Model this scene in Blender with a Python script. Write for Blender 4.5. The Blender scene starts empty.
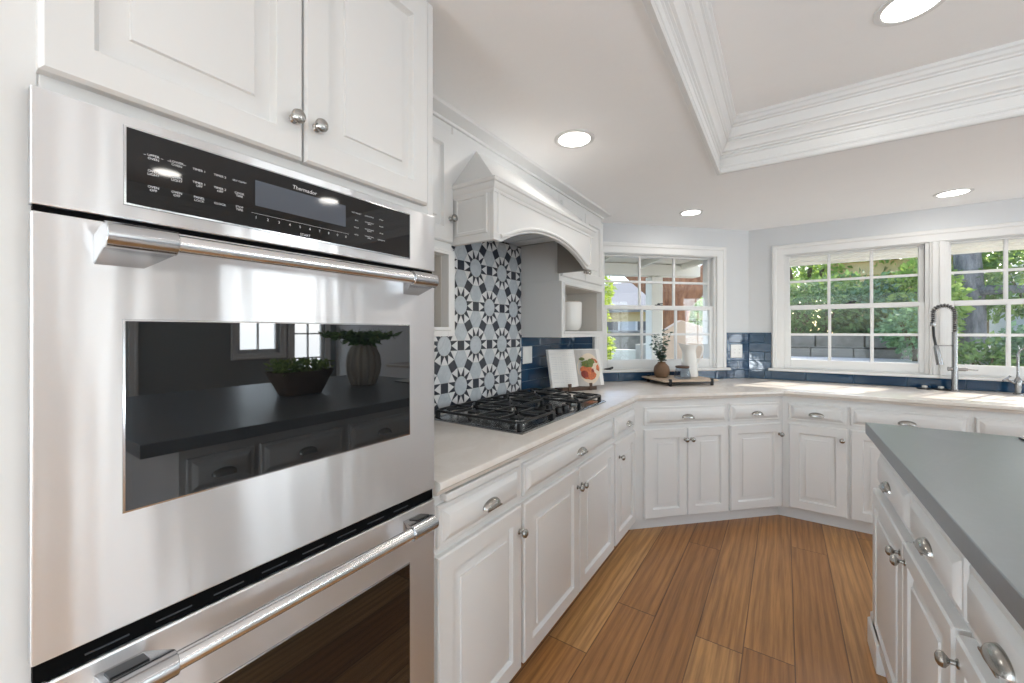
import bpy, bmesh, math, random
from mathutils import Vector, Matrix
PI = math.pi
random.seed(7)
SC = bpy.context.scene
COL = SC.collection

# ------------------------------------------------------------------ camera
cam = bpy.data.cameras.new('camera')
cam.sensor_width = 36.0
cam.lens = 36.0 * 403.0 / 1024.0
cam.shift_y = -(341.5 - 331.5) / 1024.0
cam.clip_start = 0.02
camo = bpy.data.objects.new('camera', cam)
COL.objects.link(camo)
CAM_H = 1.328
camo.location = (0, 0, CAM_H)
camo.rotation_euler = (PI / 2, 0, math.radians(34))
SC.camera = camo

# ------------------------------------------------------------------ world, sun, daylight, exposure
W = bpy.data.worlds.new('world'); SC.world = W
W.use_nodes = True
wn = W.node_tree.nodes; wl = W.node_tree.links
for n in list(wn): wn.remove(n)
wo = wn.new('ShaderNodeOutputWorld'); bg = wn.new('ShaderNodeBackground'); sky = wn.new('ShaderNodeTexSky')
sky.sky_type = 'NISHITA'; sky.sun_disc = False
sky.sun_elevation = math.radians(38); sky.sun_rotation = math.radians(30)
sky.air_density = 1.0; sky.dust_density = 1.5; sky.ozone_density = 1.0
bg.inputs['Strength'].default_value = 0.45
wl.new(sky.outputs[0], bg.inputs[0]); wl.new(bg.outputs[0], wo.inputs[0])

sun = bpy.data.lights.new('sun', 'SUN'); sun.energy = 7.0; sun.angle = math.radians(0.6); sun.color = (1.0, 0.93, 0.82)
suno = bpy.data.objects.new('sun', sun); COL.objects.link(suno)
_el, _az = math.radians(33), math.radians(30)      # azimuth measured from +y towards +x
_sd = Vector((math.sin(_az) * math.cos(_el), math.cos(_az) * math.cos(_el), math.sin(_el)))
suno.rotation_euler = _sd.to_track_quat('Z', 'Y').to_euler()

def area(name, loc, target, sx, sy, power, color=(1, 1, 1)):
    l = bpy.data.lights.new(name, 'AREA'); l.shape = 'RECTANGLE'; l.size = sx; l.size_y = sy
    l.energy = power; l.color = color
    o = bpy.data.objects.new(name, l); COL.objects.link(o)
    o.location = loc
    o.rotation_euler = (Vector(loc) - Vector(target)).to_track_quat('Z', 'Y').to_euler()
    return o
# fill lamps added out of view, behind and beside the camera, to brighten the room
area('fill_light_rear', (0.9, -2.80, 0.75), (0.9, -2.2, 2.4), 3.4, 1.4, 26, (0.84, 0.93, 1.0))  # added fill, tilted up to lift the ceiling
area('fill_light_right', (4.75, -1.1, 0.80), (3.95, -0.8, 2.6), 2.4, 1.5, 105, (0.82, 0.92, 1.0))  # added fill for the ceiling, oven and left cabinets
area('fill_light_left', (-1.30, -2.1, 0.85), (-0.7, -1.5, 2.3), 1.3, 1.5, 165, (0.84, 0.93, 1.0))  # added fill for the island face; the left wall has no opening
# daylight just outside the glazing of the right-hand wall
area('daylight_glazed_door', (5.20, 3.69, 1.1), (0, 3.69, 1.1), 0.60, 2.1, 38, (0.80, 0.90, 1.0))
area('daylight_sash_window', (5.20, 2.92, 1.55), (0, 2.92, 1.55), 0.66, 1.2, 26, (0.80, 0.90, 1.0))
area('daylight_tall_window', (5.20, 1.20, 1.2), (0, 1.20, 1.2), 0.56, 1.9, 11, (0.80, 0.90, 1.0))

vs = SC.view_settings
vs.view_transform = 'Standard'; vs.look = 'None'; vs.gamma = 1.0; vs.exposure = 0.24
vs.use_curve_mapping = False
SC.display_settings.display_device = 'sRGB'
cy = SC.cycles
cy.use_denoising = True
cy.max_bounces = 10; cy.diffuse_bounces = 6; cy.glossy_bounces = 5; cy.transmission_bounces = 6; cy.transparent_max_bounces = 16
cy.sample_clamp_indirect = 6.0
cy.caustics_reflective = False; cy.caustics_refractive = False

# ------------------------------------------------------------------ materials
def srgb(r, g, b):
    f = lambda c: (c / 255 / 12.92) if c / 255 <= 0.04045 else ((c / 255 + 0.055) / 1.055) ** 2.4
    return (f(r), f(g), f(b), 1.0)

class Nodes:
    def __init__(s, name):
        s.m = bpy.data.materials.new(name); s.m.use_nodes = True
        s.t = s.m.node_tree; s.n = s.t.nodes; s.l = s.t.links
        s.b = s.n['Principled BSDF']; s.out = s.n['Material Output']
    def new(s, k, **kw):
        n = s.n.new(k)
        for a, v in kw.items(): setattr(n, a, v)
        return n
    def link(s, a, b): s.l.new(a, b)
    def ramp(s, fac, stops):
        r = s.new('ShaderNodeValToRGB')
        while len(r.color_ramp.elements) < len(stops): r.color_ramp.elements.new(0.5)
        for e, (p, c) in zip(r.color_ramp.elements, stops): e.position = p; e.color = c
        s.link(fac, r.inputs[0]); return r
    def coords(s, scale=(1, 1, 1), rot=(0, 0, 0), kind='Object'):
        tc = s.new('ShaderNodeTexCoord'); mp = s.new('ShaderNodeMapping')
        mp.inputs['Scale'].default_value = scale; mp.inputs['Rotation'].default_value = rot
        s.link(tc.outputs[kind], mp.inputs[0]); return mp.outputs[0]
    def noise(s, vec, scale, detail=4, rough=0.55):
        n = s.new('ShaderNodeTexNoise'); n.inputs['Scale'].default_value = scale
        n.inputs['Detail'].default_value = detail; n.inputs['Roughness'].default_value = rough
        if vec is not None: s.link(vec, n.inputs['Vector'])
        return n
    def bump(s, h, strength, dist=0.002):
        b = s.new('ShaderNodeBump'); b.inputs['Strength'].default_value = strength; b.inputs['Distance'].default_value = dist
        s.link(h, b.inputs['Height']); s.link(b.outputs[0], s.b.inputs['Normal']); return b
    def mix(s, fac, a, b, mode='MIX'):
        m = s.new('ShaderNodeMixRGB', blend_type=mode)
        for i, v in ((0, fac), (1, a), (2, b)):
            if isinstance(v, (int, float)): m.inputs[i].default_value = v
            elif isinstance(v, tuple): m.inputs[i].default_value = v
            else: s.link(v, m.inputs[i])
        return m.outputs[0]

def mat(name, col, rough=0.5, metal=0.0, var=0.03, nscale=6.0, bump=0.0, bscale=200.0, spec=0.5, coat=0.0):
    """plain painted / solid material with a faint procedural variation"""
    N = Nodes(name); b = N.b
    b.inputs['Roughness'].default_value = rough; b.inputs['Metallic'].default_value = metal
    b.inputs['Specular IOR Level'].default_value = spec
    if coat: b.inputs['Coat Weight'].default_value = coat; b.inputs['Coat Roughness'].default_value = 0.08
    v = N.coords()
    nz = N.noise(v, nscale)
    lo = tuple(max(0, c * (1 - var)) for c in col[:3]) + (1,); hi = tuple(min(1, c * (1 + var)) for c in col[:3]) + (1,)
    r = N.ramp(nz.outputs[0], [(0.3, lo), (0.7, hi)])
    N.link(r.outputs[0], b.inputs['Base Color'])
    if bump:
        n2 = N.noise(v, bscale, 3); N.bump(n2.outputs[0], bump)
    return N.m

M = {}
M['cab'] = mat('white_cabinet_paint', srgb(223, 223, 222), 0.32, var=0.008)
M['cabin'] = mat('cabinet_inside_paint', srgb(205, 201, 195), 0.5, var=0.01)
M['wall'] = mat('wall_paint', srgb(212, 214, 216), 0.6, var=0.01, bump=0.06, bscale=120)
M['ceil'] = mat('ceiling_paint', srgb(249, 249, 249), 0.75, var=0.008, bump=0.35, bscale=28)
M['trim'] = mat('trim_paint', srgb(226, 226, 225), 0.35, var=0.008)
M['porch'] = mat('porch_paint', srgb(236, 234, 224), 0.6, var=0.02)
M['black'] = mat('black_gap', srgb(8, 8, 9), 0.9, spec=0.1)
M['iron'] = mat('cast_iron', srgb(30, 31, 33), 0.42, var=0.15, bump=0.2, bscale=300)
M['knobblack'] = mat('black_plastic', srgb(24, 24, 26), 0.3)
M['nickel'] = mat('brushed_nickel', srgb(172, 170, 166), 0.24, metal=1.0, var=0.04)
M['chrome'] = mat('chrome', srgb(215, 217, 220), 0.08, metal=1.0)
M['bracket'] = mat('satin_bracket_metal', srgb(190, 191, 193), 0.2, metal=1.0)
M['faucet'] = mat('faucet_steel', srgb(150, 150, 150), 0.26, metal=1.0)
M['white_cer'] = mat('white_ceramic', srgb(232, 230, 226), 0.25, var=0.02, coat=0.3)
M['plastic'] = mat('white_plastic', srgb(235, 235, 233), 0.3)
M['print'] = mat('white_print', srgb(225, 226, 228), 0.6)
M['grout'] = mat('grout', srgb(190, 190, 188), 0.8)
M['bluegrout'] = mat('blue_grout', srgb(120, 145, 165), 0.8)
M['mdark'] = mat('dark_mosaic', srgb(48, 54, 66), 0.3, var=0.2, nscale=30)
M['mwhite'] = mat('white_mosaic', srgb(226, 227, 228), 0.28, var=0.03, nscale=25)
M['darkwood'] = mat('dark_wood', srgb(84, 60, 44), 0.5, var=0.2, nscale=20)
M['brownvase'] = mat('brown_stoneware', srgb(122, 94, 70), 0.55, var=0.12, nscale=18, bump=0.2, bscale=90)
M['page'] = mat('page_paper', srgb(236, 235, 232), 0.7, var=0.01)
M['pagegray'] = mat('page_photo_ground', srgb(196, 192, 188), 0.6, var=0.03)
M['ink'] = mat('page_ink', srgb(220, 220, 221), 0.8)
M['plate'] = mat('photo_plate_cream', srgb(222, 206, 184), 0.6, var=0.03)
M['food'] = mat('orange_food', srgb(196, 106, 62), 0.6, var=0.35, nscale=60)
M['foodred'] = mat('red_food', srgb(140, 52, 38), 0.6, var=0.3, nscale=60)
M['herb'] = mat('herb_green', srgb(98, 112, 52), 0.6, var=0.3, nscale=60)
M['euc'] = mat('eucalyptus_leaf', srgb(74, 98, 84), 0.55, var=0.2, nscale=15)
M['stem'] = mat('stem_brown', srgb(92, 84, 60), 0.7)
M['concrete'] = mat('retaining_stone', srgb(132, 131, 126), 0.85, var=0.25, nscale=9, bump=0.6, bscale=30)
M['stucco'] = mat('sunlit_stucco', srgb(214, 196, 178), 0.85, var=0.04, bump=0.3, bscale=80)
M['tan'] = mat('tan_paint', srgb(214, 192, 142), 0.7, var=0.05)
M['roof'] = mat('grey_shingle', srgb(142, 140, 138), 0.85, var=0.15, nscale=20)
M['lightstone'] = mat('pale_flagstone', srgb(196, 196, 192), 0.85, var=0.12, nscale=5)
M['bluesiding'] = mat('pale_blue_siding', srgb(190, 197, 202), 0.7)
M['bowlwood'] = mat('grey_brown_wood', srgb(120, 100, 82), 0.6, var=0.2, nscale=14)
M['ribvase'] = mat('ribbed_clay', srgb(196, 184, 170), 0.7, var=0.05)
M['darkpaint'] = mat('charcoal_paint', srgb(60, 62, 66), 0.5)
M['shiplap'] = mat('grey_green_panelling', srgb(150, 156, 156), 0.55)
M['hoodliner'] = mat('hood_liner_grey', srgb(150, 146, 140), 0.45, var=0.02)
M['knit'] = mat('dark_cushion', srgb(52, 52, 56), 0.9)

def stainless(name, tangent, rough=0.31, col=(232, 232, 233), aniso=1.0, wav=0.13):
    N = Nodes(name); b = N.b
    b.inputs['Metallic'].default_value = 1.0; b.inputs['Roughness'].default_value = rough
    b.inputs['Anisotropic'].default_value = aniso
    b.inputs['Base Color'].default_value = srgb(*col)
    cx = N.new('ShaderNodeCombineXYZ')
    for i in range(3): cx.inputs[i].default_value = tangent[i]
    N.link(cx.outputs[0], b.inputs['Tangent'])
    v = N.coords((30, 1.2, 700)); nz = N.noise(v, 1.0, 3)
    mr = N.new('ShaderNodeMapRange'); mr.inputs['To Min'].default_value = rough - 0.006; mr.inputs['To Max'].default_value = rough + 0.006
    N.link(nz.outputs[0], mr.inputs[0]); N.link(mr.outputs[0], b.inputs['Roughness'])
    v2 = N.coords((1, 1, 0.12)); n2 = N.noise(v2, 9.0, 2, 0.6)
    N.bump(n2.outputs[0], wav, 0.02)
    return N.m
M['steel'] = stainless('brushed_steel', (0, 0, 1))
M['steelbar'] = stainless('brushed_steel_bar', (0, 1, 0), 0.22, aniso=0.3, wav=0.0)

def glassy(name, col, rough=0.02, spec=0.5):
    N = Nodes(name); N.b.inputs['Base Color'].default_value = col
    N.b.inputs['Roughness'].default_value = rough; N.b.inputs['Specular IOR Level'].default_value = spec
    v = N.coords(); nz = N.noise(v, 3.0, 1)
    mr = N.new('ShaderNodeMapRange'); mr.inputs['To Min'].default_value = rough; mr.inputs['To Max'].default_value = rough + 0.01
    N.link(nz.outputs[0], mr.inputs[0]); N.link(mr.outputs[0], N.b.inputs['Roughness'])
    return N.m
M['ovenglass'] = glassy('oven_door_glass', srgb(12, 14, 17), 0.012, 1.0)
M['panelglass'] = glassy('control_glass', srgb(16, 16, 18), 0.03, 0.5)
M['display'] = glassy('display_glass', srgb(82, 88, 98), 0.05)

def pane_mat(name, tint=(1, 1, 1, 1), glossy=1.0):
    N = Nodes(name); N.n.remove(N.b)
    tr = N.new('ShaderNodeBsdfTransparent'); gl = N.new('ShaderNodeBsdfGlossy'); fr = N.new('ShaderNodeLayerWeight'); pw = N.new('ShaderNodeMath', operation='POWER'); ma = N.new('ShaderNodeMath', operation='MULTIPLY_ADD'); mx = N.new('ShaderNodeMixShader')
    tr.inputs[0].default_value = tint; gl.inputs['Roughness'].default_value = 0.02; fr.inputs['Blend'].default_value = 0.5; pw.inputs[1].default_value = 4.0; ma.inputs[1].default_value = 0.55; ma.inputs[2].default_value = 0.025
    N.link(fr.outputs['Facing'], pw.inputs[0]); N.link(pw.outputs[0], ma.inputs[0]); N.link(ma.outputs[0], mx.inputs[0]); N.link(tr.outputs[0], mx.inputs[1]); N.link(gl.outputs[0], mx.inputs[2]); N.link(mx.outputs[0], N.out.inputs[0])
    return N.m
M['pane'] = pane_mat('window_glass')
M['jar'] = pane_mat('jar_glass', (0.86, 0.9, 0.94, 1))

def emis(name, col, s):
    N = Nodes(name); N.b.inputs['Base Color'].default_value = (0.8, 0.8, 0.8, 1)
    N.b.inputs['Emission Color'].default_value = col; N.b.inputs['Emission Strength'].default_value = s
    return N.m
M['lamp'] = emis('lamp_diffuser', (1.0, 0.96, 0.9, 1), 9.0)

def stone(name, base, vein, rough, vs=2.2, mottled=0.12):
    N = Nodes(name); b = N.b; b.inputs['Roughness'].default_value = rough
    v = N.coords()
    n1 = N.noise(v, vs, 8, 0.62); n1.inputs['Distortion'].default_value = 1.2
    r1 = N.ramp(n1.outputs[0], [(0.42, base), (0.5, tuple(base[i] * (1 - mottled) + vein[i] * mottled for i in range(3)) + (1,)), (0.56, base)])
    n2 = N.noise(v, 60, 4); c = N.mix(n2.outputs[0], r1.outputs[0], tuple(x * 0.93 for x in base[:3]) + (1,))
    N.link(c, b.inputs['Base Color'])
    mr = N.new('ShaderNodeMapRange'); mr.inputs['To Min'].default_value = rough * 0.85; mr.inputs['To Max'].default_value = rough * 1.2
    N.link(n1.outputs[0], mr.inputs[0]); N.link(mr.outputs[0], b.inputs['Roughness'])
    return N.m
M['counter'] = stone('cream_quartz', srgb(228, 222, 215), srgb(190, 174, 158), 0.22, mottled=0.3)
M['island'] = stone('black_soapstone', srgb(104, 107, 111), srgb(128, 131, 136), 0.33, vs=1.6, mottled=0.3)
M['island'].node_tree.nodes['Principled BSDF'].inputs['IOR'].default_value = 3.2
M['island'].node_tree.nodes['Principled BSDF'].inputs['Specular Tint'].default_value = (.90, .97, 1.0, 1)
M['marble'] = stone('grey_marble', srgb(196, 203, 209), srgb(150, 160, 170), 0.28, vs=9, mottled=0.5)

def blue_tile():
    N = Nodes('blue_subway_tile'); b = N.b; b.inputs['Roughness'].default_value = 0.08
    g = N.new('ShaderNodeNewGeometry'); v = N.coords(); nz = N.noise(v, 14, 3)
    a = N.mix(g.outputs['Random Per Island'], srgb(24, 54, 82), srgb(40, 76, 106))
    c = N.mix(nz.outputs[0], a, srgb(30, 62, 92))
    N.link(c, b.inputs['Base Color'])
    n2 = N.noise(v, 22, 1); N.bump(n2.outputs[0], 0.25, 0.003)
    return N.m
M['bluetile'] = blue_tile()

def wood_floor():
    N = Nodes('oak_plank_floor'); b = N.b
    v = N.coords()                                    # floor object at the world origin: metres
    sx = N.new('ShaderNodeSeparateXYZ'); N.link(v, sx.inputs[0])
    def m(op, a, c=None):
        k = N.new('ShaderNodeMath', operation=op)
        for i, x in enumerate((a, c)):
            if x is None: continue
            if isinstance(x, (int, float)): k.inputs[i].default_value = x
            else: N.link(x, k.inputs[i])
        return k.outputs[0]
    PW, PL = 0.178, 1.55
    px = m('DIVIDE', m('ADD', sx.outputs[0], 10 * PW - 0.037), PW)
    ix = m('FLOOR', px); fx = m('FRACT', px)
    w1 = N.new('ShaderNodeTexWhiteNoise', noise_dimensions='1D'); N.link(ix, w1.inputs['W'])
    py = m('ADD', m('DIVIDE', sx.outputs[1], PL), m('MULTIPLY', w1.outputs['Value'], 7.31))
    iy = m('FLOOR', py); fy = m('FRACT', py)
    cid = N.new('ShaderNodeCombineXYZ'); N.link(ix, cid.inputs[0]); N.link(iy, cid.inputs[1])
    w2 = N.new('ShaderNodeTexWhiteNoise', noise_dimensions='3D'); N.link(cid.outputs[0], w2.inputs['Vector'])
    # grain in each board's own shifted space
    off = N.new('ShaderNodeVectorMath', operation='MULTIPLY_ADD'); N.link(w2.outputs['Color'], off.inputs[0])
    off.inputs[1].default_value = (13, 17, 11); 
    sc = N.new('ShaderNodeVectorMath', operation='MULTIPLY'); N.link(v, sc.inputs[0]); sc.inputs[1].default_value = (9, 1.0, 1)
    N.link(sc.outputs[0], off.inputs[2])
    g1 = N.noise(off.outputs[0], 1.4, 5, 0.6); g1.inputs['Distortion'].default_value = 1.1
    sc2 = N.new('ShaderNodeVectorMath', operation='MULTIPLY'); N.link(off.outputs[0], sc2.inputs[0]); sc2.inputs[1].default_value = (5, 1.4, 1)
    g2 = N.noise(sc2.outputs[0], 2.2, 4, 0.65)
    wv = N.new('ShaderNodeTexWave', wave_type='BANDS', bands_direction='X'); N.link(off.outputs[0], wv.inputs['Vector'])
    wv.inputs['Scale'].default_value = 0.9; wv.inputs['Distortion'].default_value = 9.0; wv.inputs['Detail'].default_value = 3; wv.inputs['Detail Scale'].default_value = 0.7
    base = N.ramp(w2.outputs['Value'], [(0.0, srgb(170, 118, 66)), (0.45, srgb(198, 144, 86)), (0.8, srgb(214, 164, 104)), (1.0, srgb(228, 182, 122))])
    c = N.mix(m('MULTIPLY', m('POWER', g1.outputs[0], 1.4), 0.75), base.outputs[0], srgb(128, 86, 52))
    c = N.mix(m('MULTIPLY', m('SUBTRACT', g2.outputs[0], 0.42), 1.6), c, srgb(96, 62, 36))
    c = N.mix(m('MULTIPLY', m('POWER', wv.outputs['Fac'], 2.5), 0.34), c, srgb(92, 58, 34))
    # sparse knots
    kv = N.new('ShaderNodeTexVoronoi', feature='F1'); N.link(sc.outputs[0], kv.inputs['Vector']); kv.inputs['Scale'].default_value = 0.9
    kk = N.ramp(kv.outputs['Distance'], [(0.03, (1, 1, 1, 1)), (0.12, (0, 0, 0, 1))])
    c = N.mix(m('MULTIPLY', kk.outputs[0], 0.6), c, srgb(70, 42, 26))
    ex = m('MINIMUM', fx, m('SUBTRACT', 1.0, fx)); ey = m('MINIMUM', fy, m('SUBTRACT', 1.0, fy))
    sxm = m('LESS_THAN', ex, 0.013); sym = m('LESS_THAN', ey, 0.0016)
    seam = m('MAXIMUM', sxm, sym)
    c = N.mix(m('MULTIPLY', seam, 0.65), c, srgb(52, 32, 20))
    N.link(c, b.inputs['Base Color'])
    rr = N.new('ShaderNodeMapRange'); rr.inputs['To Min'].default_value = 0.27; rr.inputs['To Max'].default_value = 0.42
    N.link(g2.outputs[0], rr.inputs[0]); N.link(rr.outputs[0], b.inputs['Roughness'])
    h = m('SUBTRACT', m('MULTIPLY', g2.outputs[0], 0.3), seam)
    N.bump(h, 0.35, 0.0015)
    return N.m
M['floor'] = wood_floor()

def leaf_mat(name, c1, c2, trans=0.45):
    N = Nodes(name); b = N.b; g = N.new('ShaderNodeNewGeometry')
    c = N.mix(g.outputs['Random Per Island'], c1, c2)
    N.link(c, b.inputs['Base Color']); b.inputs['Roughness'].default_value = 0.42
    tl = N.new('ShaderNodeBsdfTranslucent'); ms = N.new('ShaderNodeMixShader'); ms.inputs[0].default_value = trans
    c3 = N.mix(0.35, c, (0.6, 0.75, 0.15, 1))
    N.link(c3, tl.inputs[0]); N.link(b.outputs[0], ms.inputs[1]); N.link(tl.outputs[0], ms.inputs[2]); N.link(ms.outputs[0], N.out.inputs[0])
    return N.m
M['leafdark'] = leaf_mat('dark_green_leaves', srgb(58, 100, 66), srgb(132, 168, 108), 0.4)
M['leafmid'] = leaf_mat('green_leaves', srgb(92, 136, 62), srgb(176, 200, 110), 0.45)
M['leaflime'] = leaf_mat('lime_leaves', srgb(116, 146, 44), srgb(186, 200, 90), 0.5)
M['leafteal'] = leaf_mat('bluish_green_leaves', srgb(62, 112, 96), srgb(140, 182, 150), 0.4)

def bark(name, c1, c2):
    N = Nodes(name); b = N.b; b.inputs['Roughness'].default_value = 0.9
    v = N.coords((9, 9, 2)); nz = N.noise(v, 2.0, 6, 0.7)
    r = N.ramp(nz.outputs[0], [(0.32, c1), (0.68, c2)]); N.link(r.outputs[0], b.inputs['Base Color'])
    N.bump(nz.outputs[0], 0.9, 0.03)
    return N.m
M['bark'] = bark('brown_bark', srgb(120, 78, 54), srgb(190, 140, 104))
M['greybark'] = bark('grey_bark', srgb(96, 96, 98), srgb(158, 156, 154))

def striped(name, c1, c2, axis, period, rough=0.7):
    N = Nodes(name); b = N.b; b.inputs['Roughness'].default_value = rough
    v = N.coords(); sx = N.new('ShaderNodeSeparateXYZ'); N.link(v, sx.inputs[0])
    d = N.new('ShaderNodeMath', operation='DIVIDE'); d.inputs[1].default_value = period; N.link(sx.outputs[axis], d.inputs[0])
    f = N.new('ShaderNodeMath', operation='FRACT'); N.link(d.outputs[0], f.inputs[0])
    r = N.ramp(f.outputs[0], [(0.0, c2), (0.06, c2), (0.1, c1)]); N.link(r.outputs[0], b.inputs['Base Color'])
    return N.m
M['ground'] = mat('patio_ground', srgb(205, 202, 194), 0.9, var=0.2, nscale=3)

# ------------------------------------------------------------------ mesh helpers
class MB:
    def __init__(s): s.bm = bmesh.new()
    def v(s, p): return s.bm.verts.new(p)
    def face(s, pts):
        try: return s.bm.faces.new([s.v(p) for p in pts])
        except ValueError: return None
    def box(s, x0, y0, z0, x1, y1, z1):
        if x0 > x1: x0, x1 = x1, x0
        if y0 > y1: y0, y1 = y1, y0
        if z0 > z1: z0, z1 = z1, z0
        p = [s.v((x, y, z)) for z in (z0, z1) for y in (y0, y1) for x in (x0, x1)]
        for q in ((0, 2, 3, 1), (4, 5, 7, 6), (0, 1, 5, 4), (2, 6, 7, 3), (0, 4, 6, 2), (1, 3, 7, 5)):
            s.bm.faces.new([p[i] for i in q])
        return s
    def rings(s, loops, closed=True, caps=True):
        R = [[s.v(p) for p in lp] for lp in loops]
        n = len(R[0])
        for a, b in zip(R, R[1:]):
            for i in range(n if closed else n - 1):
                j = (i + 1) % n
                try: s.bm.faces.new((a[i], a[j], b[j], b[i]))
                except ValueError: pass
        if caps and closed:
            for r in (R[0], R[-1]):
                try: s.bm.faces.new(r)
                except ValueError: pass
        return s
    def prism(s, poly, vec):
        vec = Vector(vec)
        return s.rings([[Vector(p) for p in poly], [Vector(p) + vec for p in poly]])
    def lathe(s, prof, c=(0, 0, 0), seg=24, mtx=None):
        loops = []
        for r, z in prof:
            lp = []
            for i in range(seg):
                a = 2 * PI * i / seg
                p = Vector((max(r, 1e-5) * math.cos(a), max(r, 1e-5) * math.sin(a), z))
                if mtx: p = mtx @ p
                lp.append(p + Vector(c))
            loops.append(lp)
        return s.rings(loops)
    def tube(s, path, r, seg=10, cap=True):
        path = [Vector(p) for p in path]; n = len(path)
        rs = r if isinstance(r, (list, tuple)) else [r] * n
        t0 = (path[1] - path[0]).normalized()
        u = t0.orthogonal().normalized(); loops = []
        for i in range(n):
            a = path[max(i - 1, 0)]; b = path[min(i + 1, n - 1)]
            t = (b - a).normalized()
            u = (u - t * u.dot(t)); u = u.normalized() if u.length > 1e-6 else t.orthogonal().normalized()
            w = t.cross(u)
            loops.append([path[i] + (u * math.cos(2 * PI * k / seg) + w * math.sin(2 * PI * k / seg)) * rs[i] for k in range(seg)])
        return s.rings(loops, caps=cap)
    def ball(s, c, r, seg=16, rg=10):
        rx, ry, rz = r if isinstance(r, (tuple, list)) else (r, r, r)
        loops = []
        for j in range(rg + 1):
            th = PI * (0.02 + 0.96 * j / rg)
            loops.append([(c[0] + rx * math.sin(th) * math.cos(2 * PI * i / seg), c[1] + ry * math.sin(th) * math.sin(2 * PI * i / seg), c[2] - rz * math.cos(th)) for i in range(seg)])
        return s.rings(loops)
    def sweep(s, path, prof, N=(0, 0, 1), closed=False, profclosed=True):
        """profile points (a,b): a to the left of travel in the plane normal to N, b along N; mitred corners"""
        N = Vector(N).normalized(); P = [Vector(p) for p in path]; n = len(P); loops = []
        for i in range(n):
            tin = (P[i] - P[i - 1]).normalized() if (i > 0 or closed) else None
            tout = (P[(i + 1) % n] - P[i]).normalized() if (i < n - 1 or closed) else None
            if tin is None: tin = tout
            if tout is None: tout = tin
            s1 = N.cross(tin); s2 = N.cross(tout); m = (s1 + s2).normalized()
            k = 1.0 / max(0.2, m.dot(s1))
            loops.append([P[i] + m * (a * k) + N * b for a, b in prof])
        if closed:
            R_ = [[s.v(p) for p in lp] for lp in loops]; m = len(prof)
            for k in range(n):
                a, c = R_[k], R_[(k + 1) % n]
                for i in range(m if profclosed else m - 1):
                    j = (i + 1) % m
                    s.bm.faces.new((a[i], a[j], c[j], c[i]))
            return s
        return s.rings(loops, closed=profclosed, caps=True)
    def build(s, name, m, parent=None, bevel=0.0, smooth=True, seg=2, kind=None):
        bm = s.bm
        bmesh.ops.recalc_face_normals(bm, faces=bm.faces)
        me = bpy.data.meshes.new(name); bm.to_mesh(me); bm.free()
        mats = m if isinstance(m, list) else [m]
        for k in mats: me.materials.append(k)
        if smooth:
            me.shade_smooth(); me.set_sharp_from_angle(angle=math.radians(32))
        o = bpy.data.objects.new(name, me); COL.objects.link(o)
        if parent: o.parent = parent
        if bevel:
            b = o.modifiers.new('bevel', 'BEVEL'); b.width = bevel; b.segments = seg; b.limit_method = 'ANGLE'; b.angle_limit = math.radians(40)
        if kind: o['kind'] = kind
        return o

def tag(o, label, cat, group=None):
    o['label'] = label; o['category'] = cat
    if group: o['group'] = group
    return o
def thing(name, label, cat, loc=(0, 0, 0), rz=0.0, group=None):
    o = bpy.data.objects.new(name, None); COL.objects.link(o); o.empty_display_size = 0.1
    o.location = loc; o.rotation_euler = (0, 0, rz)
    return tag(o, label, cat, group)
def struct(name, loc=(0, 0, 0), rz=0.0):
    o = bpy.data.objects.new(name, None); COL.objects.link(o); o.empty_display_size = 0.1
    o.location = loc; o.rotation_euler = (0, 0, rz); o['kind'] = 'structure'
    return o
def R(d): return math.radians(d)

# ------------------------------------------------------------------ room data (metres)
XW = -1.45                       # left wall
CORNER_LA = (XW, 2.977)          # left wall meets the angled wall
CORNER_AB = (-0.261, 4.166)      # angled wall meets the back wall
LEN_A = math.hypot(CORNER_AB[0] - CORNER_LA[0], CORNER_AB[1] - CORNER_LA[1])
YB = 4.166
ZC = 2.228
XR, YF = 5.0, -3.0
WALL_H = 2.52

def floor():
    b = MB()
    poly = [(XW - .15, YF - .15), (XR + .15, YF - .15), (XR + .15, YB + .15), (CORNER_AB[0] - .06, YB + .15), (XW - .15, CORNER_LA[1] + .06)]
    b.prism([(x, y, 0) for x, y in poly], (0, 0, -0.12))
    o = b.build('floor', M['floor'], smooth=False); o['kind'] = 'structure'
floor()

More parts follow.
